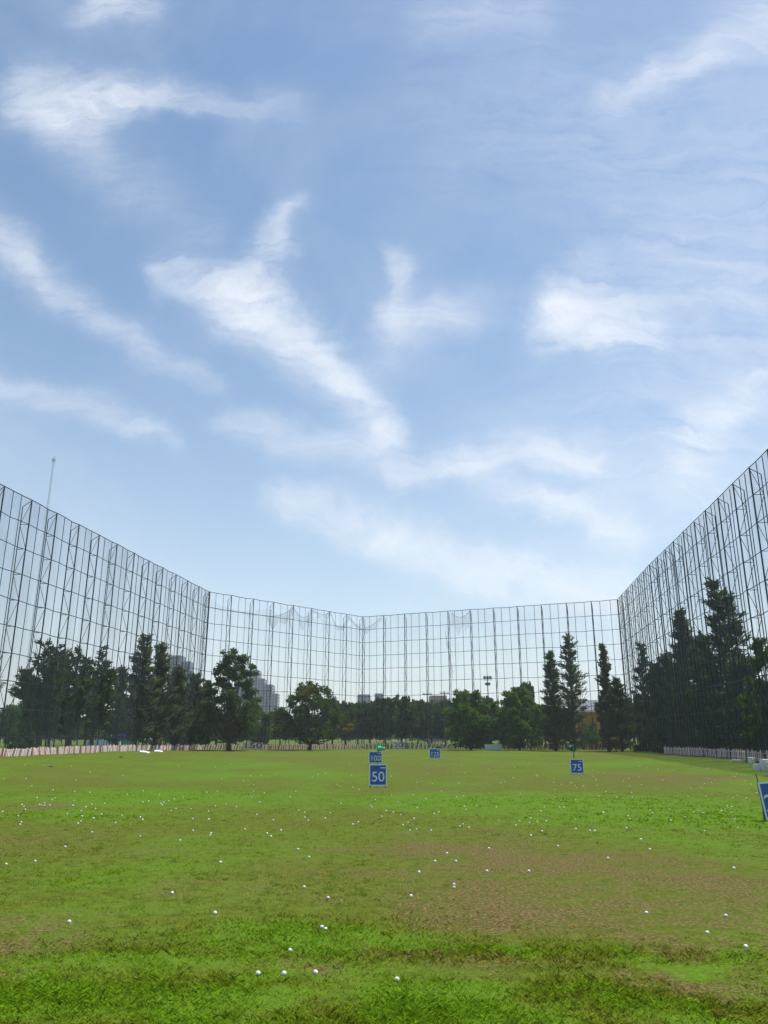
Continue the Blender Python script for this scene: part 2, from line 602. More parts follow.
def net_fence(label, A, B, nbay, out, net_m, rakers, sag=None, seed=1):
    rnd = random.Random(seed)
    A, B = Vector((A[0], A[1], 0)), Vector((B[0], B[1], 0))
    d = (B - A)
    Ln = d.length
    d.normalize()
    o = Vector((-d.y, d.x, 0))
    if o.dot(Vector((out[0], out[1], 0))) < 0:
        o = -o
    base = Vector((A.x, A.y, zg(A.x, A.y) - 0.05))
    top = FH - 0.02   # one level top line
    root = empty('net_fence', base, label, 'net fence', 'tall net fences around the range')
    ang = math.atan2(o.y, o.x) - math.pi / 2
    proto = None
    step = Ln / nbay
    for k in range(nbay + 1):
        p = A + d * (k * step)
        if proto is None:
            q = proto = lattice_post_mesh().build('lattice_post', M['steel'], root)
        else:
            q = proto.copy()
            COL.objects.link(q)
            q.parent = root
        q.location = (p.x - base.x, p.y - base.y, top - FH - base.z)
        q.rotation_euler = (R(rnd.uniform(-.12, .12)), R(rnd.uniform(-.15, .15)), ang)
    slim = None
    for k in range(nbay):
        for j in (1, 2):
            p = A + d * ((k + j / 3.0 + rnd.uniform(-.03, .03)) * step)
            if slim is None:
                q = slim = MB().tube([(0, 0, -0.6), (0, 0, FH)], 0.031, 4).build('slim_post', M['steel'], root)
            else:
                q = slim.copy()
                COL.objects.link(q)
                q.parent = root
            q.location = (p.x - base.x + o.x * .06, p.y - base.y + o.y * .06, top - FH - base.z)
            q.rotation_euler = (R(rnd.uniform(-.2, .2)), R(rnd.uniform(-.2, .2)), ang)
    for r in range(1, ROWS + 1):
        z = top - FH + r * FH / ROWS - base.z
        b = MB()
        pts = []
        for k in range(nbay * 3 + 1):
            p = A + d * (k * step / 3) - o * 0.05
            sg = 0 if k % 3 == 0 else -rnd.uniform(0.0, 0.07)
            pts.append((p.x - base.x, p.y - base.y, z + sg + rnd.uniform(-.02, .02)))
        b.tube(pts, 0.038 if r == ROWS else 0.030, 4)
        b.build('rail', M['steel'], root)
    if rakers:
        rk = None
        for k in range(0, nbay + 1, 1):
            p = A + d * (k * step)
            if rk is None:
                b = MB()
                b.tube([(0, .72, 8.0), (0, 3.4, -0.5)], 0.035, 4)
                b.tube([(0, .72, 4.0), (0, 2.1, 3.6)], 0.024, 4)
                rk = q = b.build('raker', M['steel'], root)
            else:
                q = rk.copy()
                COL.objects.link(q)
                q.parent = root
            q.location = (p.x - base.x, p.y - base.y, top - FH - base.z)
            q.rotation_euler = (0, 0, ang)
    # the net: billows a little between the posts
    NX, NZ = nbay * 6, 24
    V, Fc = [], []
    for j in range(NZ + 1):
        for i in range(NX + 1):
            s = i / NX * Ln
            p = A + d * s
            tz = top - 0.05
            if sag:
                tz -= sag(i / NX)
            bz = zg(p.x, p.y) + 0.1
            z = bz + (tz - bz) * j / NZ
            bil = 0.10 + 0.10 * mnoise.noise(Vector((s * .35, z * .22, seed * 3.1)))
            V.append((p.x - base.x - o.x * bil, p.y - base.y - o.y * bil, z - base.z))
    for j in range(NZ):
        for i in range(NX):
            a = j * (NX + 1) + i
            Fc.append((a, a + 1, a + NX + 2, a + NX + 1))
    link_mesh('net', V, Fc, net_m, root, smooth=True)
    return root, A, d, o, base, top, Ln


def swag(root, A, d, o, base, runs, rnd):
    """bunched and torn net hanging below the top rail: s0, s1, drop of the rope, tail length"""
    for s0, s1, z0, z1, drop, tail in runs:
        b = MB()
        V, Fc = [], []
        n = 14
        pts = []
        for k in range(n + 1):
            u = k / n
            p = A + d * (s0 + (s1 - s0) * u) - o * (0.16 + rnd.uniform(0, .03))
            z = z0 + (z1 - z0) * u - drop * 4 * u * (1 - u) + rnd.uniform(-.03, .03)
            pts.append((p.x - base.x, p.y - base.y, z - base.z))
            tl = tail * (0.35 + 0.65 * abs(math.sin(u * 7 + s0)) * rnd.uniform(.5, 1))
            V.append((p.x - base.x, p.y - base.y, z - base.z))
            V.append((p.x - base.x - o.x * .1 + rnd.uniform(-.1, .1), p.y - base.y - o.y * .1, z - tl - base.z))
        b.tube(pts, [0.013 + 0.014 * abs(math.sin(k * 1.7)) for k in range(n + 1)], 4)
        for k in range(n):
            a = 2 * k
            Fc.append((a, a + 2, a + 3, a + 1))
        b.build('net_rope', M['rope'], root)
        link_mesh('torn_net', V, Fc, M['torn'], root, smooth=True)


LE = ext(L0, L1, 17.7)
res = net_fence('tall steel lattice fence with dark net along the left side of the field', LE, L1, 17, (-1, 0.1), M['net_side'], True, seed=1)
resb = net_fence('back net fence left of the rear bend, with torn net drooping from its top', L1, BK, 8, (-1, 1), M['net_back'], False, seed=2,
                 sag=lambda u: 0.9 + 0.9 * abs(math.sin(u * 9.4)))
root, A, d, o, base, top, Ln = resb
swag(root, A, d, o, base, [(0.3, 9.5, top - 1.95, top - 2.05, .12, .25), (9.5, 14.2, top - 2.0, top - .3, .5, 1.9), (14.2, 18.0, top - .2, top - .15, 1.3, 2.2),
                           (21.5, 25.4, top - .1, top - .2, 2.1, .7), (25.4, 28.4, top - .2, top - 1.9, .3, .9), (18.0, 21.5, top - .2, top - .1, .5, .8)], random.Random(3))
resc = net_fence('back net fence right of the rear bend, behind the green bushy trees', BK, R1, 11, (0.3, 1), M['net_back'], False, seed=5)
root, A, d, o, base, top, Ln = resc
swag(root, A, d, o, base, [(0.2, 3.3, top - 1.8, top - .1, .4, 1.2), (13.6, 14.6, top - 3, top - 9, .3, 2.0), (14.6, 17.4, top - .3, top - .2, .8, 3.0)], random.Random(4))
resd = net_fence('short far stretch of the right net fence between its kink and the rear corner', R1, RK, 6, (1, -.1), M['net_kink'], True, seed=7)
RE = ext(R0, RK, 14.0)
rese = net_fence('near stretch of the right net fence rising out of the picture, torn near its kink', RK, RE, 14, (1, -.1), M['net_side'], True, seed=9)
root, A, d, o, base, top, Ln = rese
swag(root, A, d, o, base, [(3.5, 7.5, top - .2, top - .3, 1.2, 2.6), (9.5, 13.5, top - .1, top - .2, 2.6, 3.2)], random.Random(5))

# ------------------------------------------------------------------ trees


def quads(P, U, Wd):
    """n quads centred at P with half axes U and Wd"""
    V = np.empty((len(P), 4, 3))
    V[:, 0] = P - U - Wd
    V[:, 1] = P + U - Wd
    V[:, 2] = P + U + Wd
    V[:, 3] = P - U + Wd
    return V.reshape(-1, 3)


def rand_dirs(n):
    v = RNG.normal(size=(n, 3))
    return v / np.linalg.norm(v, axis=1)[:, None]


def perp(u):
    w = np.cross(u, rand_dirs(len(u)))
    return w / np.maximum(np.linalg.norm(w, axis=1)[:, None], 1e-6)


def casuarina(H, Wd, low=0.08, nbr=70, per=70, shape=0.9, leaders=1, open_=0.0, spray=0.34, fork=0.22, rnd=random):
    """feathery needle tree: leaders with rising branches that carry plumes of hanging sprays, sky between the plumes"""
    tb = MB()
    Ps, Us, Ls = [], [], []
    r0 = 0.016 * H + 0.03
    for li in range(leaders):
        multi = leaders > 1
        if multi:
            a0 = li * 2.6 + rnd.uniform(-.5, .5)
            rr = Wd * .5 * rnd.uniform(.45, .8)
            lean = (math.cos(a0) * rr, math.sin(a0) * rr * .8) if li else (rnd.uniform(-.1, .1) * Wd, 0)
        else:
            lean = (rnd.uniform(-.04, .04) * Wd, 0)
        hh = H if li == 0 else H * rnd.uniform(.70, .97)
        ts = [k / 6 for k in range(7)]
        wob = [rnd.uniform(-.012, .012) * H for _ in range(14)]

        def off(t):
            return max(0.0, t - fork) / (1 - fork) if multi else t
        ax = [Vector((lean[0] * off(t) ** 0.75 + wob[k] * (t > 0), lean[1] * off(t) ** 0.75 + wob[k + 7] * (t > 0), hh * t - 0.2 * (t == 0))) for k, t in enumerate(ts)]
        tb.tube(ax, [max(0.02, r0 * (1 - .93 * t)) / (1.5 if multi and li else 1) for t in ts], 6)

        def at(t):
            k = min(5, int(t * 6))
            return ax[k].lerp(ax[k + 1], t * 6 - k)
        nb = int(1.25 * nbr / leaders) + 8
        lw = Wd * 0.5 if not multi else Wd * .30
        lo = low if not multi else max(low, fork * .9)
        for b in range(nb):
            t = lo + (0.99 - lo) * ((b + rnd.random()) / nb) ** 0.9
            if rnd.random() < open_:
                continue
            prof = (1 - t) ** shape * (1 if t > lo + .14 else 0.6 + 0.4 * (t - lo) / .14)
            if multi:
                prof = min(1.0, (1.04 - t) * 2.2) * min(1, .45 + 1.4 * (t - lo) / (1 - lo))
            ln = lw * prof * rnd.uniform(.5, 1.25) + 0.10 + .25 * rnd.random()
            a = b * 2.399 + rnd.uniform(-.6, .6)
            rise = rnd.uniform(.4, 1.35)
            p0 = at(t)
            pts = []
            for k in range(4):
                s_ = k / 3
                pts.append(p0 + Vector((math.cos(a) * ln * s_, math.sin(a) * ln * s_, ln * (rise * s_ - .30 * s_ * s_))))
            tb.tube(pts, [max(.008, .02 * (1 - q) * (1 + ln * .3)) for q in (0, .33, .66, 1)], 3, cap=False)
            n = max(5, int(.58 * per * (0.22 + ln / (Wd * .5))))
            s_ = RNG.uniform(0.10, 1.08, n) ** 0.8
            P = np.array(pts[0]) + (np.array(pts[3]) - np.array(pts[0])) * s_[:, None]
            P[:, 2] += ln * .1 * np.sin(np.minimum(s_, 1) * 3.14)
            P += RNG.normal(size=(n, 3)) * (0.07 + 0.075 * ln) * (1.15 - s_[:, None] * .5)
            dr = np.array([math.cos(a), math.sin(a), 0.9]) * .9 + rand_dirs(n) * .7
            dr[:, 2] -= 0.35 * RNG.random(n)
            dr /= np.linalg.norm(dr, axis=1)[:, None]
            L = spray * RNG.uniform(.5, 1.3, n)
            Ps.append(P)
            Us.append(dr * (L * .5)[:, None])
            Ls.append(L)
    P, U, L = np.vstack(Ps), np.vstack(Us), np.concatenate(Ls)
    return tb, quads(P, U, perp(U) * (L * .055 + .012)[:, None])


def leafy(H, Wd, trunk_h, nlobe=18, nleaf=7000, leaf=0.13, irregular=0.35, lobe_r=0.24, top_narrow=0.5, rnd=random, skirt=0.15):
    """broad-leaved tree: trunk, limbs to leaf clumps, gaps between the clumps"""
    tb = MB()
    r0 = 0.022 * H + 0.04
    fork = Vector((rnd.uniform(-.03, .03) * H, rnd.uniform(-.03, .03) * H, trunk_h))
    tb.tube([(0, 0, -.2), (fork.x * .4, fork.y * .4, trunk_h * .5), tuple(fork)], [r0 * 1.25, r0, r0 * .85], 7)
    ch = H - trunk_h * .75
    Ps = []
    for k in range(nlobe):
        t = (k + .5) / nlobe
        z = trunk_h * .75 + ch * (0.10 + .83 * t ** 1.0)
        u = (z - trunk_h * .75) / ch
        rad = Wd * .5 * (math.sin(math.pi * min(.98, (.18 + .80 * u))) ** .7) * (1 - top_narrow * max(0, u - .45)) * rnd.uniform(.35, 1.0)
        a = k * 2.399 + rnd.uniform(-.6, .6)
        lr = lobe_r * Wd * rnd.uniform(.6, 1.2) * (1 - .35 * u)
        rad = max(0, min(rad, Wd * .5 - lr * .6)) * (1 + irregular * rnd.uniform(-.4, .5))
        c = Vector((math.cos(a) * rad, math.sin(a) * rad, min(z, H - lr * .55)))
        mid = fork.lerp(c, .5) + Vector((0, 0, -.06 * H))
        tb.tube([tuple(fork), tuple(mid), tuple(c)], [r0 * .5, r0 * .28, .02], 4, cap=False)
        # clump made of sub-clumps
        ns = 7
        for _ in range(ns):
            cc = np.array(c) + rand_dirs(1)[0] * lr * rnd.uniform(.3, .95) * np.array([1, 1, .75])
            n = int(nleaf / nlobe / ns * (lr / (lobe_r * Wd)) ** 1.3 * rnd.uniform(.6, 1.3)) + 4
            dd = rand_dirs(n)
            Ps.append(cc + dd * (lr * .48 * RNG.random(n) ** .45)[:, None] * np.array([1, 1, .7]))
    P = np.vstack(Ps)
    P[:, 2] = np.where(P[:, 2] < skirt, skirt + RNG.random(len(P)) ** 1.5 * 1.3, P[:, 2])
    n = len(P)
    U = rand_dirs(n)
    L = leaf * RNG.uniform(.6, 1.3, n)
    W2 = perp(U) * (L * .36)[:, None]
    return tb, quads(P, U * (L * .62)[:, None], W2)


def plant_tree(name, built, leafm, loc, label, cat='tree', group=None, bark='bark', rz=None):
    tb, V = built
    root = empty(name, loc, label, cat, group, random.uniform(0, 6.28) if rz is None else rz)
    tb.build('trunk', M[bark], root, smooth=True)
    np_mesh('crown', V, 4, M[leafm], root)
    return root


def copy_tree(o, loc, rz, sc, label=None, group=None):
    c = o.copy()
    COL.objects.link(c)
    c.location = loc
    c.rotation_euler = (0, 0, rz)
    c.scale = (sc[0], sc[0], sc[1])
    if label:
        c['label'] = label
    if group:
        c['group'] = group
    for ch in list(o.children):
        k = ch.copy()
        COL.objects.link(k)
        k.parent = c
    return c


def tree_size(px, top, Y, wpx):
    x, y, z = spot(px, Y)
    return (x, y, z), height_at(px, top, Y) - z, wpx / 802.0 * Y


# left row behind the left net
GL = 'trees behind the left net'
for px, Y, top, wpx, kw, mat, lab in (
    (37, 66.5, 641, 62, dict(low=.22, nbr=95, per=80, leaders=6, spray=.60, fork=.2), 'casuarina', 'wide dark casuarina with ragged top, first big tree from the left edge'),
    (66, 70, 650, 52, dict(low=.2, nbr=80, per=80, leaders=5, spray=.60, fork=.22), 'casuarina', 'dark many-stemmed casuarina just right of the wide ragged one'),
    (92, 73.5, 650, 42, dict(low=.2, nbr=75, per=80, leaders=4, spray=.60, fork=.24), 'casuarina', 'dark casuarina beside the gap where the white house shows'),
    (116, 80, 668, 28, dict(low=.06, nbr=60, per=60, shape=.8, spray=.60), 'casuarina', 'thin wispy casuarina above the blue and teal slide'),
    (135, 81.5, 637, 42, dict(low=.05, nbr=80, per=75, shape=.75, open_=.1, spray=.60), 'casuarina_grey', 'tallest feathery grey-green casuarina of the left row'),
    (154, 85, 644, 42, dict(low=.04, nbr=90, per=80, shape=.7, open_=.1, spray=.60), 'casuarina_grey', 'dense grey-green casuarina just right of the tallest one on the left'),
    (173, 90, 668, 32, dict(low=.04, nbr=95, per=75, shape=.6, spray=.60), 'casuarina_grey', 'casuarina in front of the twin dark far towers'),
    (190, 96, 676, 30, dict(low=.04, nbr=95, per=75, shape=.6, spray=.60), 'casuarina', 'blunt casuarina directly left of the big round dark tree'),
    (203, 101, 682, 26, dict(low=.04, nbr=80, per=70, shape=.6, spray=.60), 'casuarina', 'small casuarina half behind the big round dark tree'),
):
    loc, H, Wd = tree_size(px, top, Y, wpx)
    plant_tree('casuarina_tree', casuarina(H, Wd, **kw), mat, loc, lab, group=GL)

# trees that stand inside the net at the back
loc, H, Wd = tree_size(229, 648, 93, 58)
plant_tree('broadleaf_tree', leafy(H, Wd, 1.0, 34, 22000, .19, .35, .23, .55), 'dark_leaf', loc, 'big round dark-leaved tree in front of the left rear corner of the net')
loc, H, Wd = tree_size(309, 681, 104, 72)
plant_tree('broadleaf_tree', leafy(H, Wd, .9, 40, 17000, .19, .6, .17, .5), 'yellow_leaf', loc, 'loose-crowned tree with yellowing leaves in front of the back net')
loc, H, Wd = tree_size(471, 689, 105, 56)
plant_tree('broadleaf_tree', leafy(H, Wd, .3, 32, 20000, .19, .2, .24, .3), 'mid_leaf', loc, 'low green bushy tree behind the white board')
loc, H, Wd = tree_size(520, 685, 103.5, 54)
plant_tree('broadleaf_tree', leafy(H, Wd, .3, 32, 20000, .19, .2, .24, .35), 'mid_leaf', loc, 'fresh green bushy tree next to the pair of tall conifers')
for px, Y, top, wpx, lab in ((556, 100.5, 652, 26, 'slimmer left one of two tall dark conifers behind the 75 sign'),
                             (574, 99, 634, 40, 'taller right one of two tall dark conifers behind the 75 sign'),
                             (609, 97.5, 644, 17, 'very slim dark conifer right of the orange building'),
                             (622, 95, 679, 34, 'short dense dark conifer at the right rear corner')):
    loc, H, Wd = tree_size(px, top, Y, wpx)
    plant_tree('conifer_tree', casuarina(H, Wd, .02, 100, 80, .75, open_=.08, spray=.5), 'casuarina', loc, lab, group='dark conifers inside the net')

# right row behind the right net
GR = 'trees behind the right net'
for px, Y, top, wpx, kw, mat, lab in (
    (650, 97, 643, 24, dict(low=.05, nbr=55, per=60, shape=.7), 'casuarina', 'thin sparse casuarina at the far end of the right row'),
    (662, 92, 664, 28, dict(low=.02, nbr=85, per=80, shape=.6), 'casuarina', 'low dark casuarina second in the right row from the rear corner'),
    (676, 86, 655, 36, dict(low=.02, nbr=95, per=85, shape=.55), 'casuarina', 'round-topped dark casuarina left of the pointed one'),
    (693, 80, 611, 42, dict(low=.02, nbr=130, per=90, shape=.8), 'casuarina_grey', 'tall sharply pointed casuarina in the middle of the right row'),
    (713, 74, 636, 38, dict(low=.02, nbr=100, per=85, shape=.6), 'casuarina', 'shorter casuarina between the pointed one and the tallest one'),
    (737, 69, 584, 66, dict(low=.02, nbr=120, per=120, shape=.55, open_=.22), 'casuarina', 'tallest broad casuarina of the right row'),
    (752, 63, 660, 44, dict(low=.02, nbr=110, per=85, shape=.55), 'casuarina_grey', 'greyish casuarina low beneath the tallest one on the right'),
):
    loc, H, Wd = tree_size(px, top, Y, wpx)
    plant_tree('casuarina_tree', casuarina(H, Wd, spray=.60, **kw), mat, loc, lab, group=GR)
loc, H, Wd = tree_size(776, 632, 55, 52)
plant_tree('broadleaf_tree', leafy(H, Wd, 1.0, 24, 9000, .15, .4, .22, .5), 'mid_leaf', loc, 'bright green leafy tree cut by the right edge of the view')
loc, H, Wd = tree_size(828, 610, 51, 60)
plant_tree('broadleaf_tree', leafy(H, Wd, 1.0, 24, 7000, .17, .4, .22, .5), 'dark_leaf', loc, 'leafy tree beyond the right edge of the view')
loc, H, Wd = tree_size(-40, 650, 60, 60)
plant_tree('casuarina_tree', casuarina(H, Wd, low=.2, nbr=110, per=80, shape=.55, leaders=3, spray=.4), 'casuarina', loc, 'casuarina beyond the left edge of the view', group=GL)


def bush(H, Wd, n=3600, leaf=.14, up=.25):
    return leafy(H, Wd, up, 14, n, leaf, .3, .27, .15, skirt=max(.15, up * .9))


# undergrowth along the right net: separate bushes
gb = 'bushes under the right row'
bproto = None
for k, (px, Y, hpx, w) in enumerate(((646, 99, 700, 30), (668, 90, 700, 34), (684, 84, 690, 34), (700, 78, 694, 34), (716, 73, 690, 36), (732, 68, 688, 38), (748, 62, 690, 42), (768, 57, 700, 46))):
    loc, H, Wd = tree_size(px, hpx, Y, w)
    if bproto is None:
        bproto = plant_tree('dark_bush', bush(4.0, 4.0), 'dark_leaf', loc, 'dark bush filling the shade between trunks of the right row', 'bush', gb)
        bproto.scale = (Wd / 4, Wd / 4, H / 4)
    else:
        copy_tree(bproto, loc, k * 1.7, (Wd / 4, H / 4))
# low bushes behind the left row
bl = None
for k, (px, Y, hpx, w) in enumerate(((5, 78, 709, 26), (22, 84, 714, 30), (48, 90, 718, 40), (84, 92, 722, 34), (112, 86, 722, 22), (128, 92, 700, 26), (146, 93, 690, 30), (165, 97, 694, 30), (184, 103, 700, 30), (204, 108, 704, 28))):
    loc, H, Wd = tree_size(px, hpx, Y, w)
    if bl is None:
        bl = plant_tree('small_tree', bush(4.0, 4.0, up=1.6), 'dark_leaf', loc, 'small leafy tree filling the gap behind the left row of casuarinas', 'tree', 'small trees behind the left row')
        bl.scale = (Wd / 4, Wd / 4, H / 4)
    else:
        copy_tree(bl, loc, k * 1.7, (Wd / 4, H / 4))
loc, H, Wd = tree_size(19, 731, 64, 34)
plant_tree('clipped_hedge', bush(max(1.0, H), Wd, 3000, .12), 'dark_leaf', loc, 'low dark clipped hedge under the first casuarina on the left', 'hedge')
# pale round tree behind the left back net
loc, H, Wd = tree_size(254, 706, 128, 38)
plant_tree('broadleaf_tree', leafy(H, Wd, .6, 22, 9000, .2, .15, .25, .2), 'pale_leaf', loc, 'pale green dome-shaped tree below the stepped glass tower')
# dark broad trees beyond the back net
gB = 'trees beyond the back net'
protos = [plant_tree('broadleaf_tree', leafy(6.0, 6.5, 1.9, 24, 11000, .25, .3, .25, .25, skirt=1.45), 'dark_leaf', (-400, -300, 0), 'dark leafy tree in the row beyond the back net', group=gB),
          plant_tree('broadleaf_tree', leafy(6.0, 6.0, 2.0, 24, 11000, .25, .35, .25, .35, skirt=1.6), 'dark_leaf', (-410, -300, 0), 'dark leafy tree in the row beyond the back net', group=gB),
          plant_tree('broadleaf_tree', leafy(6.0, 6.5, 1.7, 24, 11000, .25, .3, .26, .2, skirt=1.3), 'mid_leaf', (-420, -300, 0), 'green leafy tree in the row beyond the back net', group=gB)]
first = [True] * 3
rb = random.Random(21)
bgl = []
for px, top, Y, w, kk in ((280, 710, 140, 26, 0), (300, 712, 145, 30, 1), (332, 700, 132, 30, 1), (346, 699, 136, 32, 0), (358, 700, 142, 30, 1), (370, 699, 138, 30, 0),
                          (385, 695, 134, 34, 1), (402, 693, 132, 36, 0), (418, 697, 136, 32, 1), (432, 699, 142, 34, 0), (446, 697, 138, 32, 1),
                          (464, 688, 132, 24, 0), (490, 694, 136, 30, 1), (510, 700, 140, 30, 0), (528, 683, 130, 24, 1), (546, 706, 138, 30, 2), (592, 729, 116, 18, 2),
                          (566, 708, 135, 28, 0), (628, 700, 130, 30, 1), (645, 694, 135, 30, 0), (664, 694, 128, 34, 1),
                          (266, 722, 170, 30, 2), (216, 716, 150, 34, 0), (236, 722, 165, 30, 2), (318, 716, 165, 34, 2), (188, 718, 150, 34, 2),
                          (690, 690, 120, 40, 0), (720, 688, 110, 40, 1), (752, 684, 100, 44, 0), (160, 712, 150, 34, 0), (130, 716, 160, 36, 2), (70, 716, 150, 40, 2), (96, 724, 160, 36, 0),
                          (40, 712, 140, 40, 0), (12, 706, 130, 40, 2), (-24, 704, 130, 44, 0), (-60, 706, 120, 44, 1), (800, 684, 95, 44, 1)):
    loc, H, Wd = tree_size(px, top, Y, w)
    loc = (loc[0], loc[1], loc[2] - (0.55 if 335 < px < 500 else 0.0))
    if first[kk]:
        first[kk] = False
        o = protos[kk]
        o.location = loc
        o.scale = (Wd / 6.2, Wd / 6.2, H / 6)
    else:
        o = copy_tree(protos[kk], loc, rb.uniform(0, 6.28), (Wd / 6.2, H / 6))
    if px < 250 or px > 680:
        o['label'] = ('dark' if kk < 2 else 'green') + ' leafy tree far behind the ' + ('left' if px < 250 else 'right') + ' row of casuarinas'
        o['group'] = 'trees far behind the ' + ('left' if px < 250 else 'right') + ' net'

# far-off wood along the horizon
P = []
for k in range(420):
    a = RNG.uniform(-0.75, 0.75)
    Y = RNG.uniform(260, 420)
    x = math.tan(a) * Y
    if abs(x) > 330:
        continue
    hgt = RNG.uniform(4.5, 9.5)
    w = RNG.uniform(3, 6)
    n = 90
    dd = rand_dirs(n)
    P.append(np.array([x, Y, 0.6 + hgt * .55]) + dd * (RNG.random(n) ** .35)[:, None] * np.array([w, w, hgt * .45]))
P = np.vstack(P)
U = rand_dirs(len(P)) * .7
tag(np_mesh('distant_wood', quads(P, U, perp(U) * .5), 4, M['dark_leaf']), 'far-off line of trees on the horizon beyond the nets', 'wood', kind='stuff')

# ------------------------------------------------------------------ picket barriers along the foot of the nets


def barrier(label, pts, h, mats, tilt, gap, pan=3.6, seed=1):
    """picket panels of slanting slats on two rails between stakes"""
    rnd = random.Random(seed)
    P = [Vector((p[0], p[1], 0)) for p in pts]
    x0, y0 = P[0].x, P[0].y
    base = Vector((x0, y0, zg(x0, y0)))
    root = empty('picket_barrier', base, label, 'picket barrier', 'red and white picket barriers round the field')
    for a, b in zip(P[:-1], P[1:]):
        L = (b - a).length
        d = (b - a).normalized()
        ang = math.atan2(d.y, d.x)
        n = max(1, int(round(L / pan)))
        for k in range(n):
            if rnd.random() < gap:
                continue
            mb = MB()
            s0, s1 = L * k / n + .06, L * (k + 1) / n - .06
            tl = rnd.gauss(0, tilt)
            s = s0 + .08
            j = rnd.randint(0, 1)
            while s < s1:
                p = a + d * s
                z = zg(p.x, p.y)
                lean = tl + rnd.gauss(0, .10)
                hh = h * rnd.uniform(.86, 1.08)
                from mathutils import Matrix
                rot = Matrix.Rotation(ang, 3, 'Z') @ Matrix.Rotation(lean, 3, 'Y')
                mb.box((p.x - base.x, p.y - base.y, z + hh * .5 - base.z), (.13, .022, hh), rot, j % len(mats))
                j += 1
                if rnd.random() < .12:
                    j += 1
                s += rnd.uniform(.17, .23)
            for zz in (.28, .78):
                p, q = a + d * s0, a + d * s1
                nrm = Vector((-d.y, d.x, 0)) * .035
                mb.tube([(p.x - base.x + nrm.x, p.y - base.y + nrm.y, zg(p.x, p.y) + h * zz - base.z), (q.x - base.x + nrm.x, q.y - base.y + nrm.y, zg(q.x, q.y) + h * zz - base.z)], .02, 4, 0)
            mb.build('picket_panel', [M[m] for m in mats], root)
            p = a + d * (L * k / n)
            MB().box((p.x - base.x, p.y - base.y, zg(p.x, p.y) + h * .5 - base.z), (.07, .07, h * 1.06)).build('stake', M['dark_wood'], root)
    return root


def inset(p, q, dist):
    """line parallel to p-q moved towards the field"""
    d = Vector((q[0] - p[0], q[1] - p[1])).normalized()
    n = Vector((-d.y, d.x))
    c = Vector((0, 75)) - Vector(p)
    if n.dot(c) < 0:
        n = -n
    return (p[0] + n.x * dist, p[1] + n.y * dist), (q[0] + n.x * dist, q[1] + n.y * dist)


a, b = inset(LE, L1, 0.35)
barrier('long red and white picket barrier at the foot of the left net', [a, b], .58, ['pink', 'red', 'pink', 'white', 'pink'], .24, 0.0, seed=3)
a, b = inset(L1, BK, .4)
barrier('faded broken picket barrier at the foot of the back net, left of the bend', [a, (a[0] + (b[0] - a[0]) * .985, a[1] + (b[1] - a[1]) * .985)], .64, ['pink', 'red', 'pink', 'dark_wood'], .38, .06, seed=4)
a, b = inset(BK, R1, .4)
mid = (a[0] + (b[0] - a[0]) * .50, a[1] + (b[1] - a[1]) * .50)
barrier('white and red picket barrier at the back between the 125 sign and the white board', [(a[0] + .6, a[1] - .2), mid], .8, ['white', 'maroon', 'dark_wood'], .45, .15, seed=5)
barrier('dark weathered picket barrier under the bushy trees and conifers at the back', [(mid[0] + .2, mid[1] - .1), (b[0] - .5, b[1] + .2)], .85, ['dark_wood', 'dark_wood', 'maroon', 'dark_wood', 'red'], .12, .05, seed=6)
a, b = inset(RE, RK, .35)
barrier('maroon and white picket barrier at the foot of the right net', [a, b], .72, ['pink', 'maroon', 'white', 'red', 'white', 'maroon'], .09, .0, seed=8)

# ------------------------------------------------------------------ signs


def text_mesh(txt, size, depth=0.004, sx=1.0):
    cu = bpy.data.curves.new('lettering', 'FONT')
    cu.body = txt
    cu.size = size
    cu.align_x = 'CENTER'
    cu.align_y = 'CENTER'
    cu.extrude = depth
    cu.offset = 0.004 * size
    to = bpy.data.objects.new('lettering', cu)
    COL.objects.link(to)
    dg = bpy.context.evaluated_depsgraph_get()
    me = bpy.data.meshes.new_from_object(to.evaluated_get(dg))
    bpy.data.objects.remove(to)
    bpy.data.curves.remove(cu)
    return me


def yard_sign(px, py_base, wpx, hpx, txt, label, rz=0.0, roll=0.0, lift=0.06, tsize=.52):
    x, y = ground_at(px, py_base)
    w, h = wpx / 802.0 * y, hpx / 802.0 * y * 0.99
    root = empty('yardage_sign', (x, y, zg(x, y)), label, 'yardage sign', 'blue yardage signs on the field', rz)
    lean = Vector((0, 0, 0))
    board = MB().box((0, 0, 0), (w, .035, h)).build('board', M['blue'], root)
    board.location = (0, 0, h / 2 + lift)
    board.rotation_euler = (R(-6), R(roll), 0)
    f = MB()
    fw = .06 * w
    for s in (-1, 1):
        f.box((s * (w / 2 - fw / 2), -.022, 0), (fw, .02, h - 2 * fw - .002))
        f.box((0, -.022, s * (h / 2 - fw / 2)), (w, .02, fw))
    f.box((w * .27, -.021, h * .33), (w * .26, .008, h * .045))
    f.build('border', M['sign_white'], board)
    me = text_mesh(txt, h * tsize * 1.25)
    me.materials.append(M['sign_white'])
    n = bpy.data.objects.new('number', me)
    COL.objects.link(n)
    n.parent = board
    n.rotation_euler = (R(90), 0, 0)
    tw = max(v.co.x for v in me.vertices) - min(v.co.x for v in me.vertices)
    n.scale = (min(1.0, w * .80 / tw), 1, 1)
    n.location = (0, -.026, -h * .10)
    for s in (-1, 1):
        MB().box((s * (w / 2 - .05), .035, (h * .45) / 2 - .04), (.035, .03, h * .45 + .08)).build('leg', M['dark_wood'], root)
    MB().tube([(0, .04, h * .6), (0, .45, 0.0)], .018, 5).build('prop', M['dark_wood'], root)
    return root


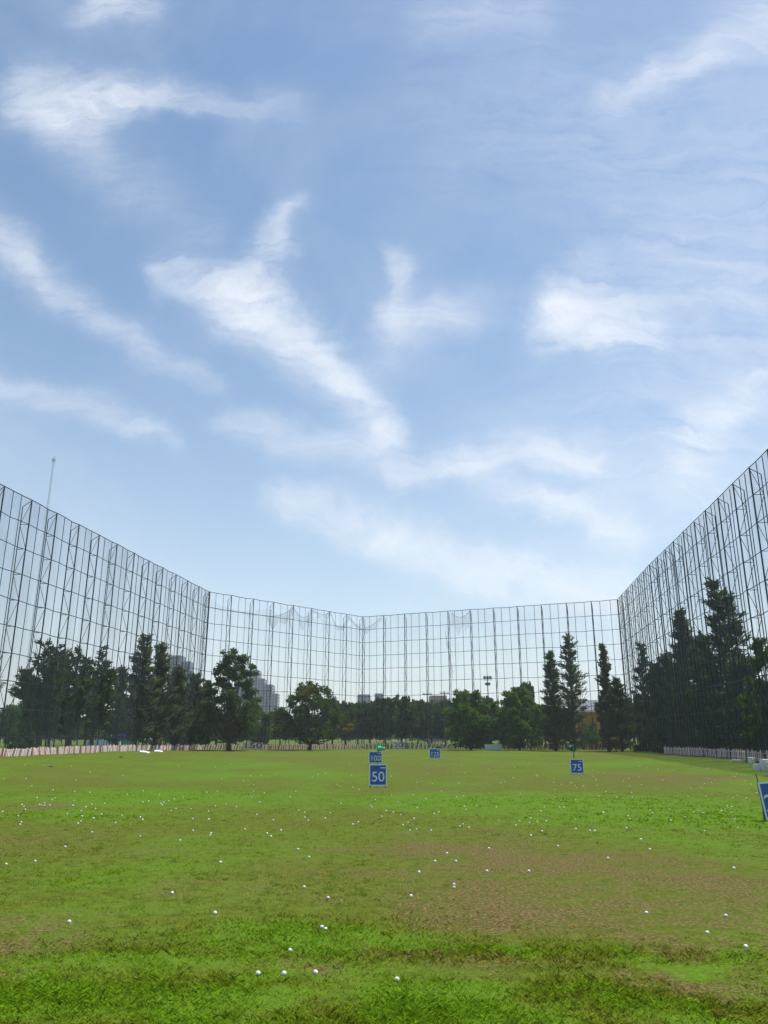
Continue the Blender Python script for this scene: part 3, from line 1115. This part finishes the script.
yard_sign(378, 787.5, 17.5, 20.5, '50', 'blue 50 sign with white border, largest whole sign, mid field')
yard_sign(577.5, 774.3, 13, 14, '75', 'blue 75 sign with white border standing right of centre', rz=R(-8), lift=.03)
yard_sign(375.5, 763.8, 13.5, 11.5, '100', 'blue 100 sign just behind the 50 sign', lift=.03, tsize=.5)
yard_sign(435, 758.8, 11.3, 9.6, '125', 'small blue 125 sign near the back net', lift=.03, tsize=.5)
yard_sign(776, 821, 26, 34, '25', 'blue 25 sign leaning at the right edge, cut by the picture', rz=R(10), roll=-3)


def flag(px, py_base, py_top, label, mat, fl=.5, name='golf_flag', direction=1):
    x, y = ground_at(px, py_base)
    z = zg(x, y)
    h = height_at(px, py_top, y) - z
    root = empty(name, (x, y, z), label, 'flag', 'flag poles on the field')
    MB().tube([(0, 0, -.1), (0, 0, h)], .035, 6).build('pole', M['green_pole'], root)
    n = 8
    V, Fc = [], []
    for k in range(n + 1):
        u = k / n
        wv = .06 * math.sin(u * 6)
        for s in (0, 1):
            V.append((direction * (u * fl), wv, h - .03 - u * .25 * fl - s * (.42 - .25 * u)))
    V2 = [(a, b + .012, c) for a, b, c in V]
    m = len(V)
    for k in range(n):
        q = 2 * k
        Fc.append((q, q + 1, q + 3, q + 2))
        Fc.append((m + q, m + q + 2, m + q + 3, m + q + 1))
        Fc.append((q, q + 2, m + q + 2, m + q))
        Fc.append((q + 1, m + q + 1, m + q + 3, q + 3))
    link_mesh('cloth', V + V2, Fc, M[mat], root, smooth=True)
    return root


flag(377.6, 765, 745, 'green flag on a green pole between the 50 and 100 signs', 'green_flag', .5)
flag(574.8, 770, 744, 'dark teal flag on a green pole behind the 75 sign', 'teal_flag', .35, direction=-1)
flag(436, 757, 744.5, 'dark teal flag on a green pole behind the 125 sign', 'teal_flag', .45)
x, y = ground_at(763.5, 815)
zt = height_at(760, 774, y)
MB().tube([(0, 0, -.1), (0.01, 0, (zt - zg(x, y)) * .5), (-.06, 0, zt - zg(x, y))], .012, 5).build('thin_stake', M['dark_wood'], None, (x, y, zg(x, y)))
tag(bpy.data.objects['thin_stake'], 'thin brown stake sticking up behind the 25 sign', 'stake')


def board_sign(px, Y, wpx, hgt, txt, label):
    x, yy, z = spot(px, Y)
    w = wpx / 802.0 * Y
    rz = 0.0
    root = empty('distance_board', (x, yy, z), label, 'distance board', 'white distance boards at the back')
    MB().box((0, 0, hgt * .5 + .08), (w, .04, hgt)).build('board', M['white'], root)
    me = text_mesh(txt, hgt * 1.12, .006)
    me.materials.append(M['maroon'])
    n = bpy.data.objects.new('number', me)
    COL.objects.link(n)
    n.parent = root
    n.rotation_euler = (R(90), 0, 0)
    tw = max(v.co.x for v in me.vertices) - min(v.co.x for v in me.vertices)
    n.scale = (w * .84 / tw, 1, 1)
    n.location = (0, -.024, hgt * .52 + .08)
    for s in (-1, 1):
        MB().box((s * w * .42, .045, hgt * .5), (.06, .05, hgt)).build('leg', M['dark_wood'], root)


board_sign(252.5, 102, 20, .80, '150', 'white board with dark red 150 at the foot of the back net')
board_sign(400.5, 116.5, 15.5, .82, '200', 'white board with dark red 200 right of the flag at the back')

# ------------------------------------------------------------------ small things
x, y, z = spot(493.5, 102)
root = empty('white_board', (x, y, z), 'plain off-white low board standing before the bushy trees', 'board')
MB().box((0, 0, .36), (2.2, .09, .66)).build('panel', M['cream'], root)
MB().box((0, -.005, .72), (2.28, .14, .05)).build('cap_rail', M['white'], root)
for s in (-1, 1):
    MB().box((s * .95, .08, .3), (.08, .07, .62)).build('leg', M['dark_wood'], root)

from mathutils import Matrix, Euler
for px, py, w, t, lab in ((144.5, 753, .85, 9, 'left one of two white flat boards lying on grass before the left barrier'), (158.5, 752.2, .75, 5, 'right one of two white flat boards lying on grass before the left barrier')):
    x, y = ground_at(px, py)
    o = MB().box((0, 0, .05), (w, .5, .06), Euler((R(10), R(t), .3)).to_matrix()).box((0, 0, .1), (w * .5, .3, .05), Euler((R(10), R(t), .3)).to_matrix()).build('white_slab', M['white'], None, (x, y, zg(x, y) + .03))
    tag(o, lab, 'board', 'white boards lying by the left barrier')
for px, py, w, h, rr, lab in ((752, 764, .36, .42, 4, 'white concrete block furthest left of the pile by the right barrier'), (758, 771, .38, .38, -3, 'white concrete block standing lowest in front of the pile by the right barrier'),
                              (765.5, 771, .42, .62, 2, 'tall white concrete block at the right edge by the right barrier'), (773, 772, .5, .55, -5, 'white concrete block just outside the right edge')):
    x, y = ground_at(px, py)
    b = MB().box((0, 0, h / 2), (w, .3, h), Euler((R(rr), R(rr), rr * .1)).to_matrix())
    b.box((0.02, -.16, h * .5), (w * .6, .04, h * .55), Euler((R(rr), R(rr), rr * .1)).to_matrix())
    o = b.build('concrete_block', M['concrete'], None, (x, y, zg(x, y) - .02))
    tag(o, lab, 'concrete block', 'white blocks by the right barrier')
    md = o.modifiers.new('bevel', 'BEVEL')
    md.width = .025
x, y = ground_at(737, 762)
o = MB().box((0, 0, .06), (1.0, .35, .10), Euler((0, R(4), .2)).to_matrix()).box((.1, .05, .14), (.7, .2, .05), Euler((0, R(4), .3)).to_matrix()).build('white_slab', M['cream'], None, (x, y, zg(x, y)))
tag(o, 'low whitish board lying before the right barrier left of the blocks', 'board')

for px, py, s, lab in ((121, 757.5, .15, 'dark clod of turf on the grass below the blue and teal slide'), (75, 755, .11, 'small dark clod of turf near the left barrier'), (51, 767, .12, 'dark clod on top of the low earth mound')):
    x, y = ground_at(px, py)
    V, Fc = [], []
    for j in range(5):
        for i in range(8):
            a, e = i / 8 * 6.283, j / 4 * 1.5
            r = s * math.cos(e) * (1 + .35 * mnoise.noise(Vector((i, j, s * 50))))
            V.append((math.cos(a) * r * 1.4, math.sin(a) * r, s * .9 * math.sin(e) - .03))
    for j in range(4):
        for i in range(8):
            Fc.append((j * 8 + i, j * 8 + (i + 1) % 8, (j + 1) * 8 + (i + 1) % 8, (j + 1) * 8 + i))
    tag(link_mesh('turf_clod', V, Fc, M['clod'], None, (x, y, zg(x, y))), lab, 'clod', 'turf clods on the field')

# playground slide behind the left net
x, y, z = spot(122, 79)
root = empty('playground_slide', (x, y, z), 'small blue and teal playground slide behind the left barrier', 'slide')
for sx in (-.42, .12):
    for sy in (-.3, .3):
        MB().tube([(sx, sy, 0), (sx, sy, 1.45)], .04, 6).build('leg', M['slide_blue'], root)
MB().box((-.15, 0, .95), (.66, .7, .06)).box((-.15, .31, 1.2), (.6, .04, .4)).build('platform', M['slide_blue'], root)
MB().box((-.15, 0, 1.48), (.8, .84, .06)).box((-.15, 0, 1.58), (.5, .6, .14)).build('roof', M['slide_blue'], root)
b = MB()
for k in range(6):
    u0, u1 = k / 6, (k + 1) / 6
    zz = lambda u: .95 - .85 * (u ** 1.2)
    cx, dz = .2 + (u0 + u1) / 2 * .7, zz(u1) - zz(u0)
    ang = math.atan2(-dz, .7 / 6)
    rot = Euler((0, ang, 0)).to_matrix()
    ln = math.hypot(.7 / 6, dz) * 1.05
    b.box((cx, 0, (zz(u0) + zz(u1)) / 2), (ln, .5, .04), rot)
    for s in (-1, 1):
        b.box((cx, s * .26, (zz(u0) + zz(u1)) / 2 + .09), (ln, .05, .2), rot)
b.build('chute', M['slide_teal'], root)

# poles beyond the back net
for px, Y, top, lab, lamp in ((490, 150, 677, 'tall floodlight pole beyond the back net above the bushy trees', True), (428, 128, 692, 'brown utility pole beyond the back net, left of the reddish building', False), (445.5, 130, 691, 'brown utility pole with a crossarm right of the reddish building', False)):
    x, y, z = spot(px, Y)
    h = height_at(px, top, Y) - z
    root = empty('floodlight_pole' if lamp else 'utility_pole', (x, y, z), lab, 'pole')
    MB().tube([(0, 0, -.3), (0, 0, h)], [.14, .09], 7).build('mast', M['mast'] if lamp else M['dark_wood'], root)
    if lamp:
        for s in (-.55, 0, .55):
            MB().box((s, -.15, h - .1), (.45, .3, .55), Euler((R(25), 0, 0)).to_matrix()).build('lamp', M['tower_dark'], root)
        MB().box((0, 0, h - .55), (1.6, .1, .1)).build('crossarm', M['mast'], root)
        MB().box((0, 0, h - 1.3), (1.0, .35, .5)).build('ballast_box', M['tower_dark'], root)
    else:
        MB().box((0, -.12, h - .35), (1.5, .1, .12)).build('crossarm', M['dark_wood'], root)
        for s in (-.6, 0, .6):
            MB().tube([(s, -.12, h - .28), (s, -.12, h - .08)], .05, 6).build('insulator', M['concrete'], root)

# radio mast
x, y, z = spot(54, 330, 600)
x = (54 - 384) / (F_PX * CP - 54 * SP) * 330
hm = height_at(54, 459, 330)
root = empty('radio_mast', (x, 330, .5), 'tall thin radio mast rising far behind the left net', 'radio mast')
b = MB()
for k in range(3):
    a = k * 2.094
    b.tube([(math.cos(a) * .5, math.sin(a) * .5, 0), (math.cos(a) * .4, math.sin(a) * .4, hm - 1)], .045, 4)
N = 44
for j in range(N):
    z0, z1 = j * hm / N, (j + 1) * hm / N
    r = .5 - .1 * j / N
    for k in range(3):
        a, c = k * 2.094, ((k + 1) % 3) * 2.094
        b.tube([(math.cos(a) * r, math.sin(a) * r, z0), (math.cos(c) * r, math.sin(c) * r, z1)], .025, 3)
b.build('lattice', M['mast'], root)
b = MB()
for k in range(6):
    a = k * 1.047
    b.box((math.cos(a) * .7, math.sin(a) * .7, hm - 1.0), (.2, .2, 1.3))
b.tube([(0, 0, hm - 2), (0, 0, hm + .9)], .12, 5)
b.build('antenna', M['mast'], root)

# ------------------------------------------------------------------ far buildings


def tower_block(px0, px1, top, Y, depth, wall, floors, cols, root, base_z):
    """one wing: wall body with window bands set into it as glazing panes"""
    x0 = (px0 - 384) / 802.0 * Y
    x1 = (px1 - 384) / 802.0 * Y
    zt = height_at(px0, top, Y)
    w = x1 - x0
    cx = (x0 + x1) / 2
    rl = root.location
    MB().box((cx - rl.x, Y + depth / 2 - rl.y, zt / 2), (w, depth, zt)).box((cx - rl.x, Y + depth / 2 - rl.y, zt + .5), (w * .96, depth * .96, 1.0)).build('wall', wall, root)
    g = MB()
    fh = zt / floors
    cw = w / cols
    for f in range(floors):
        for c in range(cols):
            g.box((x0 + cw * (c + .5) - rl.x, Y - rl.y - .02, fh * (f + .55)), (cw * .72, .25, fh * .55))
        g.box((x1 - rl.x + .02, Y + depth * .5 - rl.y, fh * (f + .55)), (.25, depth * .8, fh * .55))
    g.build('window', M['glass'], root)


Y = 700
root = empty('office_tower', ((258 - 384) / 802 * Y, Y, 0.3), 'stepped glass office tower far beyond the left rear corner', 'tower')
tower_block(232, 255, 671, Y, 22, M['tower'], 22, 5, root, 0)
tower_block(255, 261.4, 680, Y + 1.5, 20, M['tower'], 19, 2, root, 0)
tower_block(261.4, 270.2, 686, Y + 3, 20, M['tower'], 17, 3, root, 0)
tower_block(270.2, 275.6, 695, Y + 4.5, 18, M['tower'], 14, 2, root, 0)
Y = 620
root = empty('office_tower', ((170 - 384) / 802 * Y, Y, .3), 'taller left one of twin dark towers behind the casuarinas', 'tower', 'twin dark towers')
tower_block(164, 175.4, 657, Y, 16, M['tower_dark'], 24, 3, root, 0)
root = empty('office_tower', ((180 - 384) / 802 * Y, Y + 6, .3), 'lower right one of twin dark towers behind the casuarinas', 'tower', 'twin dark towers')
tower_block(176.2, 185, 663, Y + 4, 14, M['tower_dark'], 22, 3, root, 0)
Y = 640
root = empty('office_tower', ((363 - 384) / 802 * Y, Y, .3), 'broad low grey block just above the trees left of the 100 sign', 'tower', 'grey blocks above the back trees')
tower_block(357, 370, 696, Y, 14, M['tower_dark'], 12, 4, root, 0)
root = empty('office_tower', ((379 - 384) / 802 * Y, Y, .3), 'narrow low grey block just above the trees over the 100 sign', 'tower', 'grey blocks above the back trees')
tower_block(374.5, 383, 695, Y, 14, M['tower_dark'], 12, 3, root, 0)
Y = 300
root = empty('office_tower', ((440 - 384) / 802 * Y, Y, .3), 'low reddish flat-roofed building between the two utility poles', 'building')
tower_block(431, 448, 699, Y, 10, M['brick_wall'], 5, 4, root, 0)


def house(px, Y, w, dp, wall_h, roof_h, wallm, roofm, label, name='house'):
    x = (px - 384) / 802 * Y
    root = empty(name, (x, Y, zg(x, Y)), label, 'house')
    MB().box((0, 0, wall_h / 2), (w, dp, wall_h)).build('wall', M[wallm], root)
    e = .5
    V = [(-w / 2 - e, -dp / 2 - e, wall_h), (w / 2 + e, -dp / 2 - e, wall_h), (w / 2 + e, dp / 2 + e, wall_h), (-w / 2 - e, dp / 2 + e, wall_h), (-w / 2 + dp * .3, 0, wall_h + roof_h), (w / 2 - dp * .3, 0, wall_h + roof_h)]
    link_mesh('roof', V, [(0, 1, 5, 4), (1, 2, 5), (2, 3, 4, 5), (3, 0, 4), (3, 2, 1, 0)], M[roofm], root)
    for k in range(3):
        wx = w * (-.32 + .32 * k)
        f = MB().box((wx, -dp / 2 - .03, wall_h * .58), (w * .16, .1, wall_h * .32)).build('window', M['glass'], root)
        MB().box((wx, -dp / 2 - .06, wall_h * .40), (w * .19, .16, .1)).build('sill', M[wallm], f)
    return root


house(104, 130, 4.4, 4, 4.4, 1.3, 'house_white', 'red_roof', 'white house with reddish roof glimpsed between casuarinas on the left')
# orange two-storey building with grey roofs
Y = 126
x = (600 - 384) / 802 * Y
root = empty('orange_building', (x, Y, zg(x, Y)), 'orange-walled building with grey roof seen between the conifers', 'building')
MB().box((0, 2.5, 2.8), (6.5, 5, 5.6)).build('wall', M['orange'], root)
for k in range(4):
    MB().box((-2.4 + 1.6 * k, -.03, 3.1), (.8, .1, 1.3)).build('window', M['glass'], root)
    MB().box((-3.2 + 2.15 * k, -.35, 2.3), (.16, .16, 4.6)).build('column', M['dark_wood'], root)
V = [(-4, -1.3, 5.65), (4, -1.3, 5.65), (4, 6, 5.65), (-4, 6, 5.65), (-3, 2.3, 7.4), (3, 2.3, 7.4)]
link_mesh('roof', V, [(0, 1, 5, 4), (1, 2, 5), (2, 3, 4, 5), (3, 0, 4), (3, 2, 1, 0)], M['grey_roof'], root)
MB().box((0, -1.25, 5.5), (8.1, .12, .24)).build('gutter', M['cream'], root)

# ------------------------------------------------------------------ golf balls


def uv_sphere(r, nu=14, nv=9):
    V, Fc = [(0, 0, -r)], []
    for j in range(1, nv):
        e = -math.pi / 2 + math.pi * j / nv
        for i in range(nu):
            a = 2 * math.pi * i / nu
            V.append((r * math.cos(e) * math.cos(a), r * math.cos(e) * math.sin(a), r * math.sin(e)))
    V.append((0, 0, r))
    for i in range(nu):
        Fc.append((0, 1 + (i + 1) % nu, 1 + i))
        Fc.append((len(V) - 1, 1 + (nv - 2) * nu + i, 1 + (nv - 2) * nu + (i + 1) % nu))
    for j in range(nv - 2):
        for i in range(nu):
            a, b = 1 + j * nu + i, 1 + j * nu + (i + 1) % nu
            Fc.append((a, b, b + nu, a + nu))
    return V, Fc


BV, BF = uv_sphere(0.0214)
ball0 = None


def ball(x, y, label, group):
    global ball0
    if ball0 is None:
        o = ball0 = link_mesh('golf_ball', BV, BF, M['ball'], smooth=True)
    else:
        o = ball0.copy()
        COL.objects.link(o)
    o.location = (x, y, zg(x, y) + 0.011)
    o.rotation_euler = (random.random() * 6, random.random() * 6, 0)
    tag(o, label, 'golf ball', group)


NEAR = [
    (258, 975, 'left golf ball of the near row of three on bare soil'), (284, 975, 'middle golf ball of the near row of three, slightly dulled'),
    (315.5, 974, 'right golf ball of the near row of three beside a green tuft'), (397, 981, 'lone golf ball in dark turf, lowest of all in the view'),
    (290, 952, 'golf ball at the lower edge of the lush strip, above the row of three'), (322, 928.5, 'left golf ball of a touching pair on the lush grass'),
    (325.5, 930.5, 'right golf ball of a touching pair on the lush grass'), (69, 923, 'golf ball on the brown patch in the left foreground'),
    (215, 914, 'golf ball on olive grass left of the touching pair'), (172, 894, 'golf ball beside the small brown patch at left centre'),
    (304, 888, 'upper left one of two golf balls on olive grass above the touching pair'), (328, 899, 'lower right one of two golf balls on olive grass above the touching pair'),
    (411, 897, 'golf ball alone left of the wide brown area'), (454, 885.5, 'rear golf ball of a close pair on dry grass'), (454, 888.5, 'front golf ball of a close pair on dry grass'),
    (646.5, 914, 'golf ball in the middle of the wide brown area on the right'), (707.5, 934, 'golf ball on the lower rim of the wide brown area'),
    (726, 917, 'golf ball on brown soil nearest the right edge'), (746, 948, 'golf ball in the lush strip at the right edge'), (734, 869, 'golf ball on brown soil at the upper right of the worn area'),
    (6, 865, 'golf ball at the left edge on olive grass'), (35, 862, 'golf ball second from the left edge on olive grass'), (65, 847.5, 'golf ball in olive grass above two at the left edge'),
    (220.5, 863, 'golf ball alone on olive grass at left centre'), (608, 859, 'golf ball alone on the upper part of the wide brown area')]
for px, py, lab in NEAR:
    x, y = ground_at(px, py)
    ball(x, y, lab, 'single golf balls on the near turf')
MIDB = [(419, 873), (435, 862), (456, 862), (447, 854), (487, 872), (529, 872), (558, 847), (489, 849), (516, 826), (542, 832), (650, 850), (641, 840), (460, 827), (463, 825), (469, 828),
        (414, 819), (410, 831), (431, 831), (309, 858), (298, 850), (140, 837), (180, 841), (211, 834), (210, 836), (245, 830), (271, 837), (267, 834), (78, 824), (20, 825)]
for px, py in MIDB:
    x, y = ground_at(px, py)
    ball(x, y, 'small golf ball scattered on the mid field before the 50 sign', 'golf balls scattered on the mid field')
rnd = random.Random(77)
n = 0
CL = [(420, 812, 110, 12), (130, 815, 110, 8), (60, 803, 60, 6), (560, 812, 70, 10), (690, 812, 60, 8), (300, 812, 90, 8), (690, 778, 60, 6), (600, 778, 80, 7), (450, 783, 70, 8), (240, 785, 120, 10), (150, 800, 120, 10), (500, 768, 120, 6)]
while n < 246:
    if rnd.random() < .6:
        c = rnd.choice(CL)
        px, py = rnd.gauss(c[0], c[2]), rnd.gauss(c[1], c[3])
    else:
        px, py = rnd.uniform(2, 766), 764 + 70 * rnd.random() ** 1.2
    if not (2 < px < 766 and 759 < py < 842):
        continue
    if abs(px - 378) < 12 and py < 792:
        continue
    x, y = ground_at(px, py)
    if py > 790:
        ball(x, y, 'small golf ball scattered on the mid field before the 50 sign', 'golf balls scattered on the mid field')
    else:
        ball(x, y, 'tiny golf ball scattered on the far field beyond the 50 sign', 'golf balls scattered on the far field')
    n += 1

# weeds along the foot of the right row
wp = None
for k, (px, py, s) in enumerate(((640, 751, .7), (648, 751.5, .9), (657, 752, .8), (667, 752, .9), (676, 752.5, 1.0), (684, 753, .8))):
    x, y = ground_at(px, py)
    if wp is None:
        V = []
        for _ in range(260):
            a, r = random.uniform(0, 6.283), random.random() ** .5 * .8
            bx, by = math.cos(a) * r, math.sin(a) * r * .6
            h = random.uniform(.25, .75)
            tx, ty = random.uniform(-.2, .2), random.uniform(-.2, .2)
            w = .03
            V += [(bx - w, by, -.02), (bx + w, by, -.02), (bx + tx + w, by + ty, h), (bx + tx - w, by + ty, h + .06)]
        wp = np_mesh('weed_clump', np.array(V), 4, M['pale_leaf'], None, (x, y, zg(x, y)))
        tag(wp, 'pale weed clump at the foot of the right row near the rear corner', 'weed', 'weeds under the right row')
    else:
        q = wp.copy()
        COL.objects.link(q)
        q.location = (x, y, zg(x, y))
        q.rotation_euler = (0, 0, k)
        q.scale = (s, s, s)

# ------------------------------------------------------------------ haze
SKY_STRENGTH = 0.092
mh, t, out = new_mat('haze_air')
v = t.n('ShaderNodeVolumePrincipled')
v.inputs['Color'].default_value = (0.86, 0.92, 1.0, 1)
v.inputs['Density'].default_value = 0.00034
v.inputs['Anisotropy'].default_value = 0.2
t.put(out.inputs['Volume'], v.outputs[0])
HZ = MB().box((0, 0, 63), (3400, 3400, 134)).build('haze', mh)
tag(HZ, 'thin pale haze in the air over the whole place', 'haze', kind='stuff')

# ------------------------------------------------------------------ sky, clouds, sun
SUN_EL, SUN_AZ = R(69), R(56)     # azimuth clockwise from +Y
world = bpy.data.worlds.new('World')
scene.world = world
world.use_nodes = True
world.node_tree.nodes.clear()
t = NT(world.node_tree)
wo = t.n('ShaderNodeOutputWorld')
sky = t.n('ShaderNodeTexSky', sky_type='NISHITA')
sky.sun_disc = False
sky.sun_elevation = SUN_EL
sky.sun_rotation = SUN_AZ
sky.air_density = 1.1
sky.dust_density = 0.5
sky.ozone_density = 1.5
dirv = t.n('ShaderNodeTexCoord').outputs['Generated']
sep = t.n('ShaderNodeSeparateXYZ')
t.put(sep.inputs[0], dirv)
fy = t.m('MAXIMUM', sep.outputs[1], 0.08)
cmb = t.n('ShaderNodeCombineXYZ')
t.put(cmb.inputs[0], t.m('DIVIDE', sep.outputs[0], fy))
t.put(cmb.inputs[1], t.m('DIVIDE', sep.outputs[2], fy))
P0 = cmb.outputs[0]     # chart of the sky ahead: bearing and height as slopes
wa = t.vm('SCALE', t.vm('SUBTRACT', t.noise(P0, 3.2, 4, 0.6, color=True), (.5, .5, .5)), scale=0.12)
wb = t.vm('SCALE', t.vm('SUBTRACT', t.noise(P0, 13.0, 6, 0.68, color=True), (.5, .5, .5)), scale=0.055)
PW = t.vm('MULTIPLY', t.vm('ADD', P0, t.vm('ADD', wa, wb)), (1, 1, 0))


def uv(px, py):
    a, f, u = ray(px, py)
    return Vector((a / f, u / f, 0))


STROKES = [   # px, py, width, strength along each wisp
    [(40, 88, 34, .55), (75, 100, 30, .75), (125, 98, 24, .75), (175, 95, 17, .42), (230, 98, 15, .16), (285, 98, 20, .12)],
    [(60, 115, 30, .28), (115, 165, 30, .15), (200, 230, 30, .09)],
    [(110, 0, 22, .5), (145, 2, 20, .4)],
    [(-30, 225, 28, .36), (20, 262, 22, .36), (80, 308, 18, .28), (140, 350, 16, .24), (215, 388, 12, .12)],
    [(-20, 385, 18, .24), (60, 410, 16, .28), (110, 425, 15, .32), (170, 455, 11, .14)],
    [(165, 262, 16, .35), (215, 292, 26, .65), (260, 318, 28, .8), (310, 352, 30, .85), (355, 385, 26, .75), (380, 425, 24, .55)],
    [(240, 300, 28, .55), (265, 255, 20, .5), (285, 215, 14, .38), (300, 208, 14, .25)],
    [(225, 425, 16, .2), (265, 432, 20, .32), (300, 445, 24, .34), (360, 455, 22, .34), (390, 440, 24, .4)],
    [(392, 262, 14, .3), (402, 310, 16, .3), (395, 360, 20, .16)],
    [(405, 325, 26, .25), (440, 312, 22, .36), (475, 305, 30, .14)],
    [(560, 318, 32, .8), (590, 325, 34, .95), (625, 322, 34, .7)],
    [(550, 280, 14, .3), (560, 300, 22, .4), (600, 262, 22, .16)],
    [(395, 482, 20, .4), (470, 460, 20, .62), (530, 450, 18, .62), (585, 466, 14, .5)],
    [(480, 478, 14, .4), (560, 505, 15, .5), (640, 540, 20, .4)],
    [(285, 506, 20, .45), (360, 526, 19, .62), (420, 552, 20, .66), (490, 568, 21, .7), (560, 580, 23, .66), (625, 592, 26, .55)],
    [(790, 370, 22, .4), (745, 395, 20, .45), (705, 425, 20, .45), (680, 470, 26, .45), (700, 500, 30, .3)],
    [(610, 100, 18, .12), (660, 75, 18, .3), (710, 55, 20, .36), (760, 25, 34, .34), (800, 10, 40, .4)],
    [(440, 25, 26, .14), (520, 15, 26, .14)],
    [(700, 420, 100, .26), (600, 470, 100, .26)],
    [(690, 280, 90, .2), (770, 300, 90, .22)],
    [(520, 110, 120, .11), (770, 180, 140, .17)],
]
dens = None
for st in STROKES:
    best = None
    for (xa, ya, w_a, ka), (xb, yb, w_b, kb) in zip(st[:-1], st[1:]):
        A2, B2 = uv(xa, ya), uv(xb, yb)
        sc = (uv(xa + 5, ya) - uv(xa - 5, ya)).length / 10
        sy = (uv(xa, ya - 5) - uv(xa, ya + 5)).length / 10
        sc = (sc + sy) / 2
        AB = B2 - A2
        q = t.vm('SUBTRACT', PW, tuple(A2))
        h = t.m('DIVIDE', t.vm('DOT_PRODUCT', q, tuple(AB)), AB.length_squared, clamp=True)
        dvec = t.vm('SUBTRACT', q, t.vm('SCALE', tuple(AB), scale=h))
        wd = t.m('MULTIPLY_ADD', h, (w_b - w_a) * sc * 0.86, w_a * sc * 0.86)
        dd = t.m('DIVIDE', t.vm('LENGTH', dvec), wd)
        e = t.m('EXPONENT', t.m('MULTIPLY', t.m('MULTIPLY', dd, dd), -1.0))
        e = t.m('MULTIPLY', e, t.m('MULTIPLY_ADD', h, kb - ka, ka))
        best = e if best is None else t.m('MAXIMUM', best, e)
    dens = best if dens is None else t.m('ADD', dens, best)
mapn = t.n('ShaderNodeMapping')
t.put(mapn.inputs['Vector'], PW)
mapn.inputs['Rotation'].default_value = (0, 0, R(32))
mapn.inputs['Scale'].default_value = (3.6, 15.0, 1)
fib = t.noise(mapn.outputs[0], 1.5, 9, 0.66, 0.9)
fluff = t.noise(P0, 12.0, 9, 0.66, 0.5)
tex = t.m('ADD', t.m('MULTIPLY', fib, 1.2), t.m('MULTIPLY', fluff, 0.4))      # about 0.8 on average
tex = t.ramp(tex, 0.52, 1.10, 0.2, 1.85, False)
dens = t.m('MULTIPLY', dens, tex)
veil = t.m('MULTIPLY', t.ramp(t.noise(P0, 2.2, 5, 0.6, 0.4), 0.42, 0.8), 0.16)
low = t.m('MULTIPLY', t.m('EXPONENT', t.m('MULTIPLY', t.m('MAXIMUM', sep.outputs[2], 0.0), -5.0)), 0.62)
low = t.m('MULTIPLY', low, t.m('ADD', 0.55, t.noise(P0, 2.6, 5, 0.6)))
dens = t.m('ADD', t.m('ADD', dens, veil), low)
dens = t.m('MULTIPLY', dens, t.ramp(sep.outputs[1], -0.3, 0.25))
dens = t.m('SUBTRACT', 1.0, t.m('EXPONENT', t.m('MULTIPLY', dens, -1.3)))
dens = t.m('MINIMUM', dens, 0.92)
hsv = t.n('ShaderNodeHueSaturation')
hsv.inputs['Saturation'].default_value = 1.13
hsv.inputs['Hue'].default_value = 0.495
t.put(hsv.inputs['Color'], sky.outputs[0])
col = t.mix(dens, hsv.outputs[0], (6.8, 7.1, 7.6))
bg = t.n('ShaderNodeBackground')
t.put(bg.inputs[0], col)
bg.inputs[1].default_value = SKY_STRENGTH
t.put(wo.inputs[0], bg.outputs[0])

sd = bpy.data.lights.new('sun', 'SUN')
sd.energy = 4.2
sd.angle = R(0.5)
sd.color = (1.0, 0.955, 0.88)
so = bpy.data.objects.new('sun', sd)
COL.objects.link(so)
so.location = (20, 40, 90)
sv = Vector((math.sin(SUN_AZ) * math.cos(SUN_EL), math.cos(SUN_AZ) * math.cos(SUN_EL), math.sin(SUN_EL)))
so.rotation_euler = (-sv).to_track_quat('-Z', 'Y').to_euler()

vs = scene.view_settings
vs.view_transform = 'Standard'
vs.look = 'None'
vs.exposure = 0.6
vs.gamma = 1.0
vs.use_curve_mapping = False
scene.render.engine = 'CYCLES'
scene.cycles.use_denoising = True
scene.cycles.denoiser = 'OPENIMAGEDENOISE'
scene.cycles.denoising_prefilter = 'NONE'
scene.cycles.denoising_input_passes = 'RGB_ALBEDO_NORMAL'
scene.cycles.max_bounces = 4
world.cycles.sampling_method = 'MANUAL'
world.cycles.sample_map_resolution = 512
scene.cycles.transparent_max_bounces = 16
scene.cycles.volume_bounces = 1
